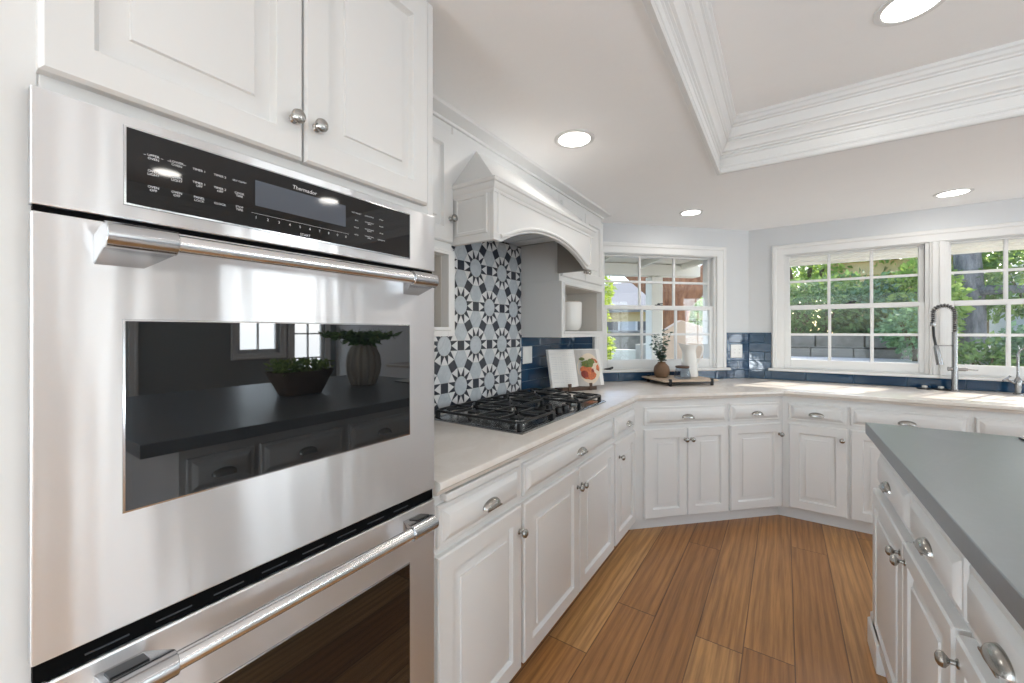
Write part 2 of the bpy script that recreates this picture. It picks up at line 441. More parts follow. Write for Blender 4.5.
def walls():
    def wall(name, org, rz, length, ops, x0=0.0, x1=None, th=0.16, m='wall'):
        """wall with openings (xa, xb, za, zb) in its own frame"""
        b = MB(); x1 = length if x1 is None else x1
        xs = x0
        for xa, xb, za, zb in sorted(ops):
            if xa > xs: b.box(xs, 0, 0, xa, th, WALL_H)
            if za > 0: b.box(xa, 0, 0, xb, th, za)
            b.box(xa, 0, zb, xb, th, WALL_H)
            xs = xb
        b.box(xs, 0, 0, x1, th, WALL_H)
        o = b.build(name, M[m], smooth=False, kind='structure')
        o.location = (org[0], org[1], 0); o.rotation_euler = (0, 0, rz)
        return o
    wall('wall_left', (XW, YF), R(90), CORNER_LA[1] - YF, [], -0.16, CORNER_LA[1] - YF + .06)
    wall('wall_corner', CORNER_LA, R(45), LEN_A, [(0.29, 1.352, 1.012, 1.982)], -.06, LEN_A + .06)
    wall('wall_back', CORNER_AB, 0, XR - CORNER_AB[0],
         [(0.261, 0.261 + 0.884, 1.012, 1.982), (0.261 + 0.966, 0.261 + 1.85, 1.012, 1.982)], -.06, XR - CORNER_AB[0] + .16)
    # right-hand wall: a sash window and a glazed door seen only mirrored in the oven, and an unseen opening added for the right fill lamp
    wall('wall_right', (XR, YB), R(-90), YB - YF, [(0.95, 1.55, 1.0, 2.1), (0.2, 0.75, 0.08, 2.1), (2.72, 3.22, 0.3, 2.1), (YB - 0.15, YB + 2.35, 0.15, 2.15)], 0, None, m='shiplap')
    wall('wall_front', (XR, YF), R(180), XR - XW, [(2.4, 5.8, 0.15, 2.15)], -.16, None)
walls()

def ceiling():
    TX0, TX1, TY0, TY1, ZT = -0.308, 2.7, -0.7, 2.555, 2.487
    b = MB()
    def slab(poly):
        b.prism([(x, y, ZC) for x, y in poly], (0, 0, 0.03))
    slab([(XW - .1, YF - .1), (TX0, YF - .1), (TX0, TX0 + 4.5), (XW - .1, XW - .1 + 4.5)])
    slab([(TX0, YF - .1), (XR + .1, YF - .1), (XR + .1, TY0), (TX0, TY0)])
    slab([(TX0, TY1), (XR + .1, TY1), (XR + .1, YB + .1), (TX0, YB + .1)])
    slab([(TX1, TY0), (XR + .1, TY0), (XR + .1, TY1), (TX1, TY1)])
    b.prism([(TX0 - .05, TY0 - .05, ZT), (TX1 + .05, TY0 - .05, ZT), (TX1 + .05, TY1 + .05, ZT), (TX0 - .05, TY1 + .05, ZT)], (0, 0, 0.03))
    for x0, y0, x1, y1 in ((TX0 - .04, TY0 - .04, TX0 - .004, TY1 + .04), (TX1 + .004, TY0 - .04, TX1 + .04, TY1 + .04), (TX0 - .04, TY1 + .004, TX1 + .04, TY1 + .04), (TX0 - .04, TY0 - .04, TX1 + .04, TY0 - .004)):
        b.box(x0, y0, ZC + .005, x1, y1, ZT + .01)
    b.build('ceiling', M['ceil'], smooth=False, kind='structure')
    # stepped crown moulding lining the raised tray; anticlockwise so that left = inwards
    pr = [(-.008, -.010), (.010, -.010), (.014, -.004), (.012, .006), (.007, .010), (.007, .018), (.012, .022), (.012, .030), (.006, .034), (.006, .074), (.011, .078), (.011, .088), (.019, .092), (.019, .100), (.028, .106), (.034, .124), (.046, .138), (.046, .146), (.053, .150), (.053, .158), (.060, .164), (.064, .184), (.072, .198), (.072, .206), (.079, .210), (.079, .218), (.087, .224), (.090, .238), (.096, .244), (.096, .260), (-.002, .260)]
    MB().sweep([(TX0, TY0, ZC), (TX1, TY0, ZC), (TX1, TY1, ZC), (TX0, TY1, ZC)], pr, closed=True).build('trim_1', M['trim'], kind='structure')
ceiling()

# ------------------------------------------------------------------ windows
def window(name, org, rz, x0, x1, casing_l=0.085, casing_r=0.085, head=True, lo=1.012, hi=1.982, cols=3, sill_l=0.03, sill_r=0.03):
    w = struct(name, (org[0], org[1], 0), rz)
    # jamb lining
    b = MB()
    b.box(x0, 0, lo, x0 + .012, .16, hi); b.box(x1 - .012, 0, lo, x1, .16, hi); b.box(x0, 0, hi - .005, x1, .16, hi); b.box(x0, 0, lo, x1, .16, lo + .006)
    # stops
    for xa, xb in ((x0 + .012, x0 + .020), (x1 - .020, x1 - .012)): b.box(xa, .002, lo, xb, .014, hi)
    b.build('window_frame', M['trim'], w, bevel=.0015)
    # casing: swept profile round left, head, right   (plane normal = -y, i.e. into the room)
    if head:
        prof = [(0, 0), (0, .014), (.006, .018), (.05, .022), (.058, .030), (.078, .032), (.085, .024), (.085, 0)]
        pts = []
        if casing_l: pts.append((x0, 0, lo - .0)); pts.append((x0, 0, hi))
        else: pts.append((x0 - .083, 0, hi))
        pts.append((x1, 0, hi))
        if casing_r: pts.append((x1, 0, lo))
        MB().sweep(pts, prof, N=(0, -1, 0)).build('casing', M['trim'], w)
    def sash(nm, za, zb, y, rails):
        bb = MB(); st, top, bot = rails
        a, c = x0 + .014, x1 - .014
        bb.box(a, y, za, a + st, y + .032, zb); bb.box(c - st, y, za, c, y + .032, zb)
        bb.box(a + st, y, zb - top, c - st, y + .032, zb); bb.box(a + st, y, za, c - st, y + .032, za + bot)
        gw = (c - a - 2 * st) / cols; gz0, gz1 = za + bot, zb - top
        for i in range(1, cols): bb.box(a + st + gw * i - .010, y + .006, gz0, a + st + gw * i + .010, y + .026, gz1)
        zm = (gz0 + gz1) / 2
        bb.box(a + st, y + .0072, zm - .010, c - st, y + .0248, zm + .010)
        so = bb.build(nm, M['trim'], w, bevel=.003)
        MB().box(a + st - .004, y + .014, gz0 - .004, c - st + .004, y + .018, gz1 + .004).build('pane', M['pane'], so, smooth=False)
        return so
    mid = 1.532
    sash('upper_sash', mid - .018, hi - .004, .050, (.030, .014, .03))
    lsh = sash('lower_sash', lo + .006, mid + .018, .016, (.036, .034, .072))
    lk = MB(); cxm = (x0 + x1) / 2
    lk.box(cxm - .03, .020, mid + .018, cxm + .03, .044, mid + .026); lk.lathe([(.012, 0), (.012, .012), (.004, .016)], (cxm, .032, mid + .024), 12); lk.tube([(cxm, .032, mid + .034), (cxm + .035, .026, mid + .036)], .004, 8)
    lk.build('sash_lock', M['darkpaint'], lsh)
    b = MB(); b.box(x0 - casing_l - sill_l, -.05, lo - .022, x1 + casing_r + sill_r, .015, lo)
    b.build('sill', M['trim'], w, bevel=.006)
    return w
window('window_1', CORNER_LA, R(45), 0.29, 1.352)
BO = CORNER_AB
wB2 = window('window_2', BO, 0, 0.261, 1.145, casing_r=0, head=False, sill_r=0.045)
wB3 = window('window_3', BO, 0, 1.227, 2.111, casing_l=0, head=False, sill_l=0.04)
# one casing shared by the pair: legs, head and mullion
prof = [(0, 0), (0, .014), (.006, .018), (.05, .022), (.058, .030), (.078, .032), (.085, .024), (.085, 0)]
MB().sweep([(0.261, 0, 1.012), (0.261, 0, 1.982), (2.111, 0, 1.982), (2.111, 0, 1.012)], prof, N=(0, -1, 0)).build('casing', M['trim'], wB2)
b = MB(); b.box(1.145, -.012, 1.012, 1.227, 0.0, 1.982); b.box(1.157, -.022, 1.012, 1.178, -.010, 1.982); b.box(1.194, -.022, 1.012, 1.215, -.010, 1.982)
b.build('mullion_casing', M['trim'], wB2, bevel=.003)

# right-hand wall glazing (mirrored in the oven glass)
def simple_window(name, x0, x1, z0, z1, cols, rows):
    w = struct(name, (XR, YB, 0), R(-90))
    b = MB()
    for xa, xb in ((x0, x0 + .05), (x1 - .05, x1)): b.box(xa, .04, z0, xb, .09, z1)
    b.box(x0, .04, z0, x1, .09, z0 + .06); b.box(x0, .04, z1 - .05, x1, .09, z1)
    for i in range(1, cols): b.box(x0 + (x1 - x0) * i / cols - .012, .05, z0, x0 + (x1 - x0) * i / cols + .012, .08, z1)
    for j in range(1, rows): b.box(x0, .05, z0 + (z1 - z0) * j / rows - .012, x1, .08, z0 + (z1 - z0) * j / rows + .012)
    b.build('window_frame', M['trim'], w)
    MB().box(x0 + .01, .062, z0 + .01, x1 - .01, .066, z1 - .01).build('pane', M['pane'], w, smooth=False)
    MB().sweep([(x0, 0, z0), (x0, 0, z1), (x1, 0, z1), (x1, 0, z0)], prof, N=(0, -1, 0), closed=True).build('casing', M['trim'], w)
simple_window('window_4', 0.95, 1.55, 1.0, 2.1, 2, 2)
simple_window('window_5', 2.72, 3.22, 0.3, 2.1, 2, 4)
simple_window('door_1', 0.2, 0.75, 0.08, 2.1, 2, 5)

# ------------------------------------------------------------------ backsplash tiles
def tiles():
    # blue subway tiles as one laid surface per wall: local frame x along the wall, y = 0 wall plane
    def field(name, org, rz, rects, label):
        o = thing(name, label, 'backsplash', (org[0], org[1], 0), rz)
        g, t = MB(), MB(); TW, TH, GAP = .305, .0785, .003
        for x0, x1, z0, z1, ph in rects:
            g.box(x0, -.006, z0, x1, 0.0, z1)
            row = 0; z = z0
            while z < z1 - .004:
                zt = min(z + TH, z1)
                k = x0 - ((ph + (row % 2) * .5) % 1) * TW
                while k < x1 - .004:
                    a, c = max(k + GAP / 2, x0), min(k + TW - GAP / 2, x1)
                    if c - a > .006:
                        e = .002
                        lp = lambda d, y: [(a + d, y, z + GAP / 2 + d), (c - d, y, z + GAP / 2 + d), (c - d, y, zt - GAP / 2 - d), (a + d, y, zt - GAP / 2 - d)]
                        t.rings([lp(0, -.004), lp(0, -.009), lp(e, -.011)])
                    k += TW
                z += TH; row += 1
        g.build('grout', M['bluegrout'], o, smooth=False)
        t.build('tile_face', M['bluetile'], o, smooth=False)
    yl = lambda y: y - 0.0
    Z0 = .914
    field('tile_backsplash', (XW, 0), R(90), [(2.247, CORNER_LA[1] - .004, Z0, 1.306, .2)], 'blue glossy subway tile backsplash right of the patterned mosaic, under the open niche')
    field('tile_backsplash', CORNER_LA, R(45), [(.002, .198, Z0, 1.318, .4), (.198, 1.443, Z0, .988, .25), (1.443, LEN_A - .004, Z0, 1.318, .1)], 'blue glossy subway tile backsplash around the angled corner window behind the tray')
    field('tile_backsplash', CORNER_AB, 0, [(.004, .170, Z0, 1.318, .62), (.170, 3.2, Z0, .988, .2)], 'blue glossy subway tile strip under the sink windows behind the spring faucet')
tiles()

def mosaic():
    Y0, Y1, Z0, Z1 = .806, 2.244, .914, 1.884
    o = thing('mosaic_backsplash', 'black, white and grey marble sunburst mosaic panel behind the gas cooktop', 'backsplash', (XW, 0, 0), R(90))
    MB().box(Y0, -.006, Z0, Y1, 0, Z1).build('grout', M['grout'], o, smooth=False)
    L = .2545; a = L / (2 * 1.8660254 + 1); Rd = a / (2 * math.sin(R(15)))
    zs = .983; g = .0014
    def clip(poly):
        for ax, lim, sgn in ((0, Y0, 1), (0, Y1, -1), (1, Z0, 1), (1, Z1, -1)):
            out = []
            for i in range(len(poly)):
                p, q = poly[i - 1], poly[i]
                pi, qi = (p[ax] - lim) * sgn >= 0, (q[ax] - lim) * sgn >= 0
                if pi != qi:
                    t = (lim - p[ax]) / (q[ax] - p[ax]); out.append(tuple(p[k] + t * (q[k] - p[k]) for k in (0, 1)))
                if qi: out.append(q)
            poly = out
            if len(poly) < 3: return []
        return poly
    bms = {'mdark': MB(), 'mwhite': MB(), 'marble': MB()}
    def add(k, poly, cz, shrink=True):
        poly = [(p[0], cz + (p[1] - cz) * zs) for p in poly]
        mx = sum(p[0] for p in poly) / len(poly); mz = sum(p[1] for p in poly) / len(poly)
        q = []
        for p in poly:
            d = math.hypot(p[0] - mx, p[1] - mz); f = max(.5, (d - g) / d)
            q.append((mx + (p[0] - mx) * f, mz + (p[1] - mz) * f))
        q = clip(q)
        if len(q) >= 3:
            bms[k].prism([(p[0], -.005, p[1]) for p in q], (0, -.0045, 0))
    rows = 8
    for r in range(-2, rows):
        cz = 1.036 + r * L * .8660254 * zs
        for c in range(-5, 6):
            cx = 1.645 + c * L + (L / 2 if r % 2 else 0)
            P = lambda ang, rad: (cx + rad * math.cos(R(ang)), cz + rad * math.sin(R(ang)))
            rc = Rd * .50
            for k in range(12):
                th = 30 * k
                v0, v1 = P(th - 15, Rd), P(th + 15, Rd)
                apex = P(th, rc * 1.02)
                add('mwhite', [v0, v1, apex], cz)
                # dark ray between neighbouring white wedges
                add('mdark', [P(th, rc * 1.02), v1, P(th + 30, rc * 1.02), P(th + 15, rc * 0.985)], cz)
            add('marble', [P(15 * k, rc * .985) for k in range(24)], cz)
            for th in (0, 60, 120):                     # dark squares towards neighbours
                m = Vector((math.cos(R(th)), math.sin(R(th)))); n = Vector((-m.y, m.x)); c0 = Vector((cx, cz)) + m * (L / 2)
                add('mdark', [tuple(c0 + m * sx * a / 2 + n * sy * a / 2) for sx, sy in ((-1, -1), (1, -1), (1, 1), (-1, 1))], cz)
            for th in (30, 90):                          # marble hexagons
                hc = P(th, L / math.sqrt(3))
                add('marble', [(hc[0] + a * math.cos(R(60 * k)), hc[1] + a * math.sin(R(60 * k))) for k in range(6)], cz)
    bms['mdark'].build('dark_tesserae', M['mdark'], o, smooth=False)
    bms['mwhite'].build('white_tesserae', M['mwhite'], o, smooth=False)
    bms['marble'].build('marble_tesserae', M['marble'], o, smooth=False)
mosaic()

# ------------------------------------------------------------------ cabinet parts (local frame: x along the face, y into the wall, z up; carcass front at y=0)
def rect_rings(b, x0, x1, z0, z1, steps):
    loops = []
    for ins, y in steps:
        loops.append([(x0 + ins, y, z0 + ins), (x1 - ins, y, z0 + ins), (x1 - ins, y, z1 - ins), (x0 + ins, y, z1 - ins)])
    return b.rings(loops)
def door(parent, x0, x1, z0, z1, rail=.058, name='door', t=.020):
    b = MB()
    rect_rings(b, x0, x1, z0, z1, [(0, 0), (0, -t + .005), (.005, -t), (rail, -t), (rail + .002, -t + .005), (rail + .007, -t + .013), (rail + .011, -t + .0135), (rail + .036, -t + .0045), (rail + .038, -t + .0005), (rail + .041, -t)])
    return b.build(name, M['cab'], parent)
def drawer(parent, x0, x1, z0, z1, t=.020, name='drawer'):
    b = MB()
    rect_rings(b, x0, x1, z0, z1, [(0, 0), (0, -t + .010), (.004, -t + .006), (.015, -t + .006), (.017, -t + .004), (.032, -t - .004), (.034, -t - .005)])
    return b.build(name, M['cab'], parent)
def knob(parent, x, z, y=-.020, s=1.0):
    mt = Matrix.Rotation(R(90), 4, 'X')     # z -> -y
    b = MB()
    pr = [(.010, 0), (.010, .002), (.0055, .005), (.0050, .013), (.009, .016), (.0150, .021), (.0162, .026), (.0140, .031), (.008, .0345), (0, .0355)]
    b.lathe([(r * s, h * s) for r, h in pr], (x, y, z), 20, mt)
    return b.build('knob', M['nickel'], parent)
def pull(parent, x, z, y=-.020, w=.044):
    """cup pull: a domed shell over a flat flange, open below"""
    b = MB(); nu, nv = 16, 7
    for sh in (0.0, .0025):
        loops = []
        for j in range(nv + 1):
            ph = (PI / 2) * j / nv
            loops.append([(x + (w - sh) * math.cos(PI * i / nu), y - (.026 - sh) * math.sin(ph) * max(.0, math.sin(PI * i / nu)) ** .6 - .001, z - .012 + (.026 - sh) * math.cos(ph) * max(0, math.sin(PI * i / nu)) ** .8) for i in range(nu + 1)])
        b.rings(loops, closed=False, caps=False)
    # flange with pointed ends
    fl = [(-w - .008, -.012), (-w + .004, -.016), (w - .004, -.016), (w + .008, -.012), (w - .002, .002), (w * .55, .015), (0, .020), (-w * .55, .015), (-w + .002, .002)]
    b.prism([(x + p, y, z + q) for p, q in fl], (0, -.002, 0))
    b.box(x - w + .006, y - .024, z - .016, x + w - .006, y - .020, z - .012)
    return b.build('cup_pull', M['nickel'], parent)

def base_cabinet(name, label, org, rz, width, drawers, doors, depth=.60, pullboard=None, tl=0.0, tr=0.0, group='base cabinets along the walls'):
    t = thing(name, label, 'cabinet', (org[0], org[1], 0), rz, group)
    b = MB()
    b.box(0, 0, .085, width, depth, .871)
    b.build('carcass', M['cab'], t, bevel=.001)
    MB().box(-tl, .055, 0, width + tr, depth, .0845).build('toe_kick', M['cab'], t)
    for x0, x1, z0, z1, px in drawers:
        d = drawer(t, x0, x1, z0, z1)
        if px is not None: pull(d, px, (z0 + z1) / 2 - .004)
    for x0, x1, z0, z1, kx, kz in doors:
        d = door(t, x0, x1, z0, z1)
        if kx is not None: knob(d, kx, kz)
    if pullboard:
        x0, x1 = pullboard
        b = MB(); b.box(x0, -.030, .845, x1, 0, .8665); b.build('pull_out_board', M['cab'], t, bevel=.003)
    return t
FX = -.82                                    # left run carcass plane
LO = (FX, 0)
DZ0, DZ1, EZ0, EZ1 = .708, .828, .096, .682
base_cabinet('base_cabinet', 'white base cabinet beside the double oven, pull-out board above its drawer', (FX, .806), R(90), 1.260 - .806,
             [(.020, .438, .712, .834, .250)], [(.014, .445, .090, .690, .428, .598)], .62, pullboard=(.036, .420))
base_cabinet('base_cabinet', 'white base cabinet under the gas cooktop, wide drawer front over two doors', (FX, 1.260), R(90), .982,
             [(.016, .950, .710, .832, .505)], [(.010, .495, .090, .686, .474, .600), (.501, .970, .090, .686, .520, .600)], .62)
base_cabinet('base_cabinet', 'narrow white base cabinet with one drawer between cooktop cabinet and angled run', (FX, 2.242), R(90), .396,
             [(.014, .380, .708, .830, .225)], [(.014, .385, .090, .682, .070, .592)], .62, tr=.026)
AO = (FX, 2.638); s2 = math.sqrt(.5)
def along(o, d, rz): return (o[0] + d * math.cos(rz), o[1] + d * math.sin(rz))
base_cabinet('base_cabinet', 'white base cabinet below the vase and pitcher tray, wide drawer over two doors', AO, R(45), .705,
             [(.072, .690, DZ0, DZ1, .383)], [(.072, .382, EZ0, EZ1, .364, .608), (.386, .697, EZ0, EZ1, .410, .608)], .67, tl=.026)
base_cabinet('base_cabinet', 'white base cabinet at the right end of the angled run, one drawer and one door', along(AO, .705, R(45)), R(45), .443,
             [(.010, .410, DZ0, DZ1, .213)], [(.010, .416, EZ0, EZ1, .396, .608)], .67, tr=.026)
base_cabinet('base_cabinet', 'white single-door base cabinet below the left half of the middle window', (-.008, 3.450), 0, .363,
             [(.034, .350, DZ0, DZ1, .191)], [(.038, .355, EZ0, EZ1, .326, .608)], .69, tl=.026)
base_cabinet('base_cabinet', 'white sink base cabinet below the drain stoppers, its wide drawer cut off by the island', (.355, 3.450), 0, .558,
             [(.008, .542, DZ0, DZ1, .276)], [(.010, .272, EZ0, EZ1, .250, .608), (.278, .542, EZ0, EZ1, .300, .608)], .69)
base_cabinet('base_cabinet', 'white base cabinet rising behind the island top, at the photo\'s right edge', (.913, 3.450), 0, .70,
             [(.010, .690, DZ0, DZ1, None)], [(.010, .347, EZ0, EZ1, .325, .608), (.353, .690, EZ0, EZ1, .375, .608)], .69)

# ------------------------------------------------------------------ worktop following the walls
def worktop():
    b = MB()
    path = [(-.780, .806, .914), (-.780, 2.630, .914), (.000, 3.410, .914), (2.70, 3.410, .914)]
    prof = [(.014, 0), (.004, -.003), (0, -.010), (0, -.021), (.004, -.026), (.010, -.029), (.012, -.036), (.016, -.042)]
    # outline rings
    N = Vector((0, 0, 1)); P = [Vector(p) for p in path]
    back = [(2.70, YB - .012), (CORNER_AB[0] - .004, YB - .012), (XW + .012, CORNER_LA[1] + .004), (XW + .012, .806)]
    loops = []
    for a, dz in prof:
        lp = []
        for i in range(4):
            tin = (P[i] - P[i - 1]).normalized() if i else (P[1] - P[0]).normalized()
            tout = (P[i + 1] - P[i]).normalized() if i < 3 else tin
            m1, m2 = N.cross(tin), N.cross(tout); m = (m1 + m2).normalized()
            lp.append(P[i] + m * (a / m.dot(m1)) + N * dz)
        lp += [Vector((x, y, .914 + dz)) for x, y in back]
        loops.append(lp)
    b.rings(loops)
    o = b.build('worktop', M['counter'])
    tag(o, 'cream quartz worktop wrapping from the oven past the cooktop to the sink windows', 'worktop')
worktop()

# ------------------------------------------------------------------ wall cabinets
UX = -1.162                                  # carcass plane, doors stand 2 cm proud
def upper_box(t, width, z0, z1, depth, op=None, wedge=0.0):
    """carcass with an optional open compartment op=(x0,x1,za,zb)"""
    b = MB()
    if op:
        xa, xb, za, zb = op
        b.box(0, -.018, z0, xa, depth, zb + .02); b.box(xb, -.018, z0, width, depth if not wedge else depth - wedge, zb + .02)
        b.box(xa, -.018, z0, xb, depth, za); b.box(xa, -.018, zb, xb, depth, zb + .02)
        b.prism([(0, 0, zb + .02), (width, 0, zb + .02), (width, depth - wedge, zb + .02), (width - wedge, depth, zb + .02), (0, depth, zb + .02)], (0, 0, z1 - zb - .02))
        b.build('carcass', M['cab'], t, bevel=.002)
        bk = MB(); bk.box(xa, depth - .012, za, xb, depth - .002, zb)
        bk.box(xa, .02, za, xa + .002, depth, zb); bk.box(xb - .002, .02, za, xb, depth, zb); bk.box(xa, .02, zb - .002, xb, depth, zb)
        bk.build('compartment_lining', M['cabin'], t, smooth=False)
        # bead around the opening
        MB().sweep([(xa, -.018, za), (xa, -.018, zb), (xb, -.018, zb), (xb, -.018, za)], [(0, 0), (0, .004), (.012, .006), (.016, 0)], N=(0, -1, 0), closed=True).build('opening_bead', M['cab'], t)
    else:
        b.box(0, 0, z0, width, depth, z1).build('carcass', M['cab'], t, bevel=.002)
t = thing('wall_cabinet', 'narrow white wall cabinet between oven tower and hood, open cubby at its foot', 'cabinet', (UX, .806, 0), R(90), 'wall cabinets around the hood')
upper_box(t, .462, 1.308, ZC, .282, (.06, .420, 1.346, 1.644))
d = door(t, .012, .452, 1.697, 2.150); knob(d, .430, 1.792)
t = thing('wall_cabinet', 'white wall cabinet right of the hood with an open niche holding a canister', 'cabinet', (UX, 2.249, 0), R(90), 'wall cabinets around the hood')
upper_box(t, .700, 1.290, ZC, .282, (.040, .660, 1.330, 1.624), wedge=.045)
d = door(t, .012, .350, 1.676, 2.150); knob(d, .334, 1.738)
d = door(t, .354, .690, 1.676, 2.150); knob(d, .372, 1.738)
t = thing('wall_cabinet', 'low white cabinet front over the hood, just under the ceiling crown', 'cabinet', (UX, 1.268, 0), R(90), 'wall cabinets around the hood')
b = MB(); b.box(.004, 0, 1.955, .978, .282, ZC); b.build('carcass', M['cab'], t, bevel=.002)
# crown along the wall cabinets
pr = [(.0, -.036), (-.012, -.036), (-.015, -.031), (-.015, -.027), (-.026, -.023), (-.048, -.013), (-.058, -.010), (-.060, -.006), (-.066, 0), (.0, 0)]
MB().sweep([(UX, .806, ZC), (UX, 2.949, ZC), (XW + .06, 2.949, ZC)], pr).build('trim_2', M['trim'], kind='structure')

# ------------------------------------------------------------------ range hood
def hood():
    Y0, Y1, XF, XB = 1.268, 2.249, -.942, UX - .002
    t = thing('range_hood', 'white wooden range hood with arched front and hipped top above the cooktop', 'hood', (XF, Y0, 0), R(90))
    Wd = Y1 - Y0; D = XF - XB                     # local x along, y back
    zb, zt = 1.690, 1.905
    # arched front board
    ax0, ax1, rise = .055, Wd - .085, .098
    arch = []
    n = 28
    for i in range(n + 1):
        u = i / n; x = ax0 + (ax1 - ax0) * u
        s_ = 2 * u - 1
        arch.append((x, zb + rise * (1 - abs(s_) ** 2.2)))
    b = MB()
    outl = [(0, zb), (ax0, zb)] + arch[1:-1] + [(ax1, zb), (Wd, zb), (Wd, zt), (0, zt)]
    b.prism([(x, 0, z) for x, z in outl], (0, .022, 0))
    f = b.build('arched_front', M['cab'], t, bevel=.002)
    bead = [(x, -.003, z + .016) for x, z in [(ax0 - .01, zb + .004)] + arch[1:-1] + [(ax1 + .01, zb + .004)]]
    MB().tube(bead, .008, 8).build('arch_bead', M['cab'], f)
    top = [(.03, zt - .016), (Wd - .03, zt - .016)]
    pth = [(.032, -.0, zb + .03), (.032, -.0, zt - .018), (Wd - .032, -.0, zt - .018), (Wd - .032, -.0, zb + .03)]
    MB().sweep(pth, [(-.006, 0), (-.004, .005), (.004, .005), (.008, 0)], N=(0, -1, 0)).build('panel_bead', M['cab'], f)
    # side panels: left carries a raised panel
    b = MB(); b.box(0, .022, zb, .022, D, zt)
    sp = b.build('side_panel', M['cab'], t, bevel=.002)
    pp = MB(); 
    loops = []
    for ins, x in ((0, 0), (.004, -.004), (.014, -.004), (.018, 0.0)):
        loops.append([(x, .03 + ins, zb + .03 + ins), (x, D - .02 - ins, zb + .03 + ins), (x, D - .02 - ins, zt - .02 - ins), (x, .03 + ins, zt - .02 - ins)])
    pp.rings(loops, caps=False); pp.build('side_bead', M['cab'], sp)
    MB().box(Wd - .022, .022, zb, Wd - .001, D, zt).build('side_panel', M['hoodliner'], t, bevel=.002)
    # cornice round three sides
    co = [(-.000, -.052), (-.004, -.052), (-.005, -.040), (-.010, -.034), (-.014, -.022), (-.014, -.016), (-.020, -.012), (-.022, 0), (.02, 0), (.02, -.052)]
    zc = 1.918
    MB().sweep([(Wd, D, zc), (Wd, 0, zc), (0, 0, zc), (0, D, zc)][::-1], [(-a if False else a, z + .012) for a, z in co]).build('cornice', M['cab'], t)
    # hipped cap rising back to the cabinet face
    zr, ins = 2.150, .175
    b = MB()
    base = [(-.01, -.01, zc + .008), (Wd + .01, -.01, zc + .008), (Wd + .01, D, zc + .008), (-.01, D, zc + .008)]
    b.rings([base, [(ins - .01, D - .003, zr), (Wd - ins + .01, D - .003, zr), (Wd - ins + .01, D, zr), (ins - .01, D, zr)]])
    b.build('hipped_cap', M['cab'], t)
    # liner closing the inside, with the extractor insert
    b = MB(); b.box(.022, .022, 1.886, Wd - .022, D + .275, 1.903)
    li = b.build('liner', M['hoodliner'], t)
    b = MB(); b.box(.10, .05, 1.872, Wd - .10, D + .24, 1.886)
    for i in range(7): b.box(.15 + i * .1, .07, 1.867, .18 + i * .1, D + .22, 1.872)
    b.build('extractor_insert', M['steel'], li)
    for x in (.22, Wd - .22):
        MB().lathe([(.025, 0), (.025, -.006), (.018, -.008)], (x, .042, 1.886), 16).build('hood_lamp', M['plastic'], li)
hood()

# ------------------------------------------------------------------ oven tower
def tower():
    X0 = -.805; Y0, Y1 = -.06, .803
    t = thing('oven_tower', 'tall white cabinet housing the double oven, two raised panel doors above', 'cabinet', (X0, Y0, 0), R(90))
    Wd = Y1 - Y0; Dp = .632
    oy0, oy1 = .09 - Y0, .782 - Y0
    b = MB()
    b.box(0, 0, 0, oy0, Dp, ZC - .001); b.box(oy1, 0, 0, Wd, Dp, ZC - .001)
    b.box(oy0, 0, 1.632, oy1, Dp, ZC - .001); b.box(oy0, 0, .10, oy1, Dp, .285); b.box(oy0, .06, 0, oy1, Dp, .10); b.box(oy0, Dp - .02, .285, oy1, Dp, 1.632)
    b.build('carcass', M['cab'], t, bevel=.002)
    zt = 2.190
    d = door(t, .088 - Y0, .428 - Y0, 1.664, zt, rail=.050, t=.021); knob(d, .408 - Y0, 1.737, -.021, .82)
    d = door(t, .432 - Y0, .764 - Y0, 1.664, zt, rail=.050, t=.021); knob(d, .454 - Y0, 1.739, -.021, .82)
    d = drawer(t, .094 - Y0, .764 - Y0, .115, .275); pull(d, .43 - Y0, .195)
    return t
tower()
# a plain white panel closes the run left of the tower
tag(MB().box(XW + .004, -1.2, 0, -.812, -.064, ZC - .001).build('end_panel', M['cab'], bevel=.002), 'plain white panel at the left edge, left of the oven tower', 'panel')

def text_into(b, s, size, x, z, y, mirror=False, shear=0.0):
    cu = bpy.data.curves.new('t', 'FONT'); cu.body = s; cu.size = size; cu.align_x = 'CENTER'; cu.align_y = 'CENTER'; cu.resolution_u = 2; cu.shear = shear
    cu.space_line = 0.95
    o = bpy.data.objects.new('t', cu)
    me = bpy.data.meshes.new_from_object(o)
    vs_ = [b.v((x + v.co.x, y, z + v.co.y)) for v in me.vertices]
    for p in me.polygons:
        try: b.bm.faces.new([vs_[i] for i in p.vertices])
        except ValueError: pass
    bpy.data.objects.remove(o); bpy.data.curves.remove(cu); bpy.data.meshes.remove(me)

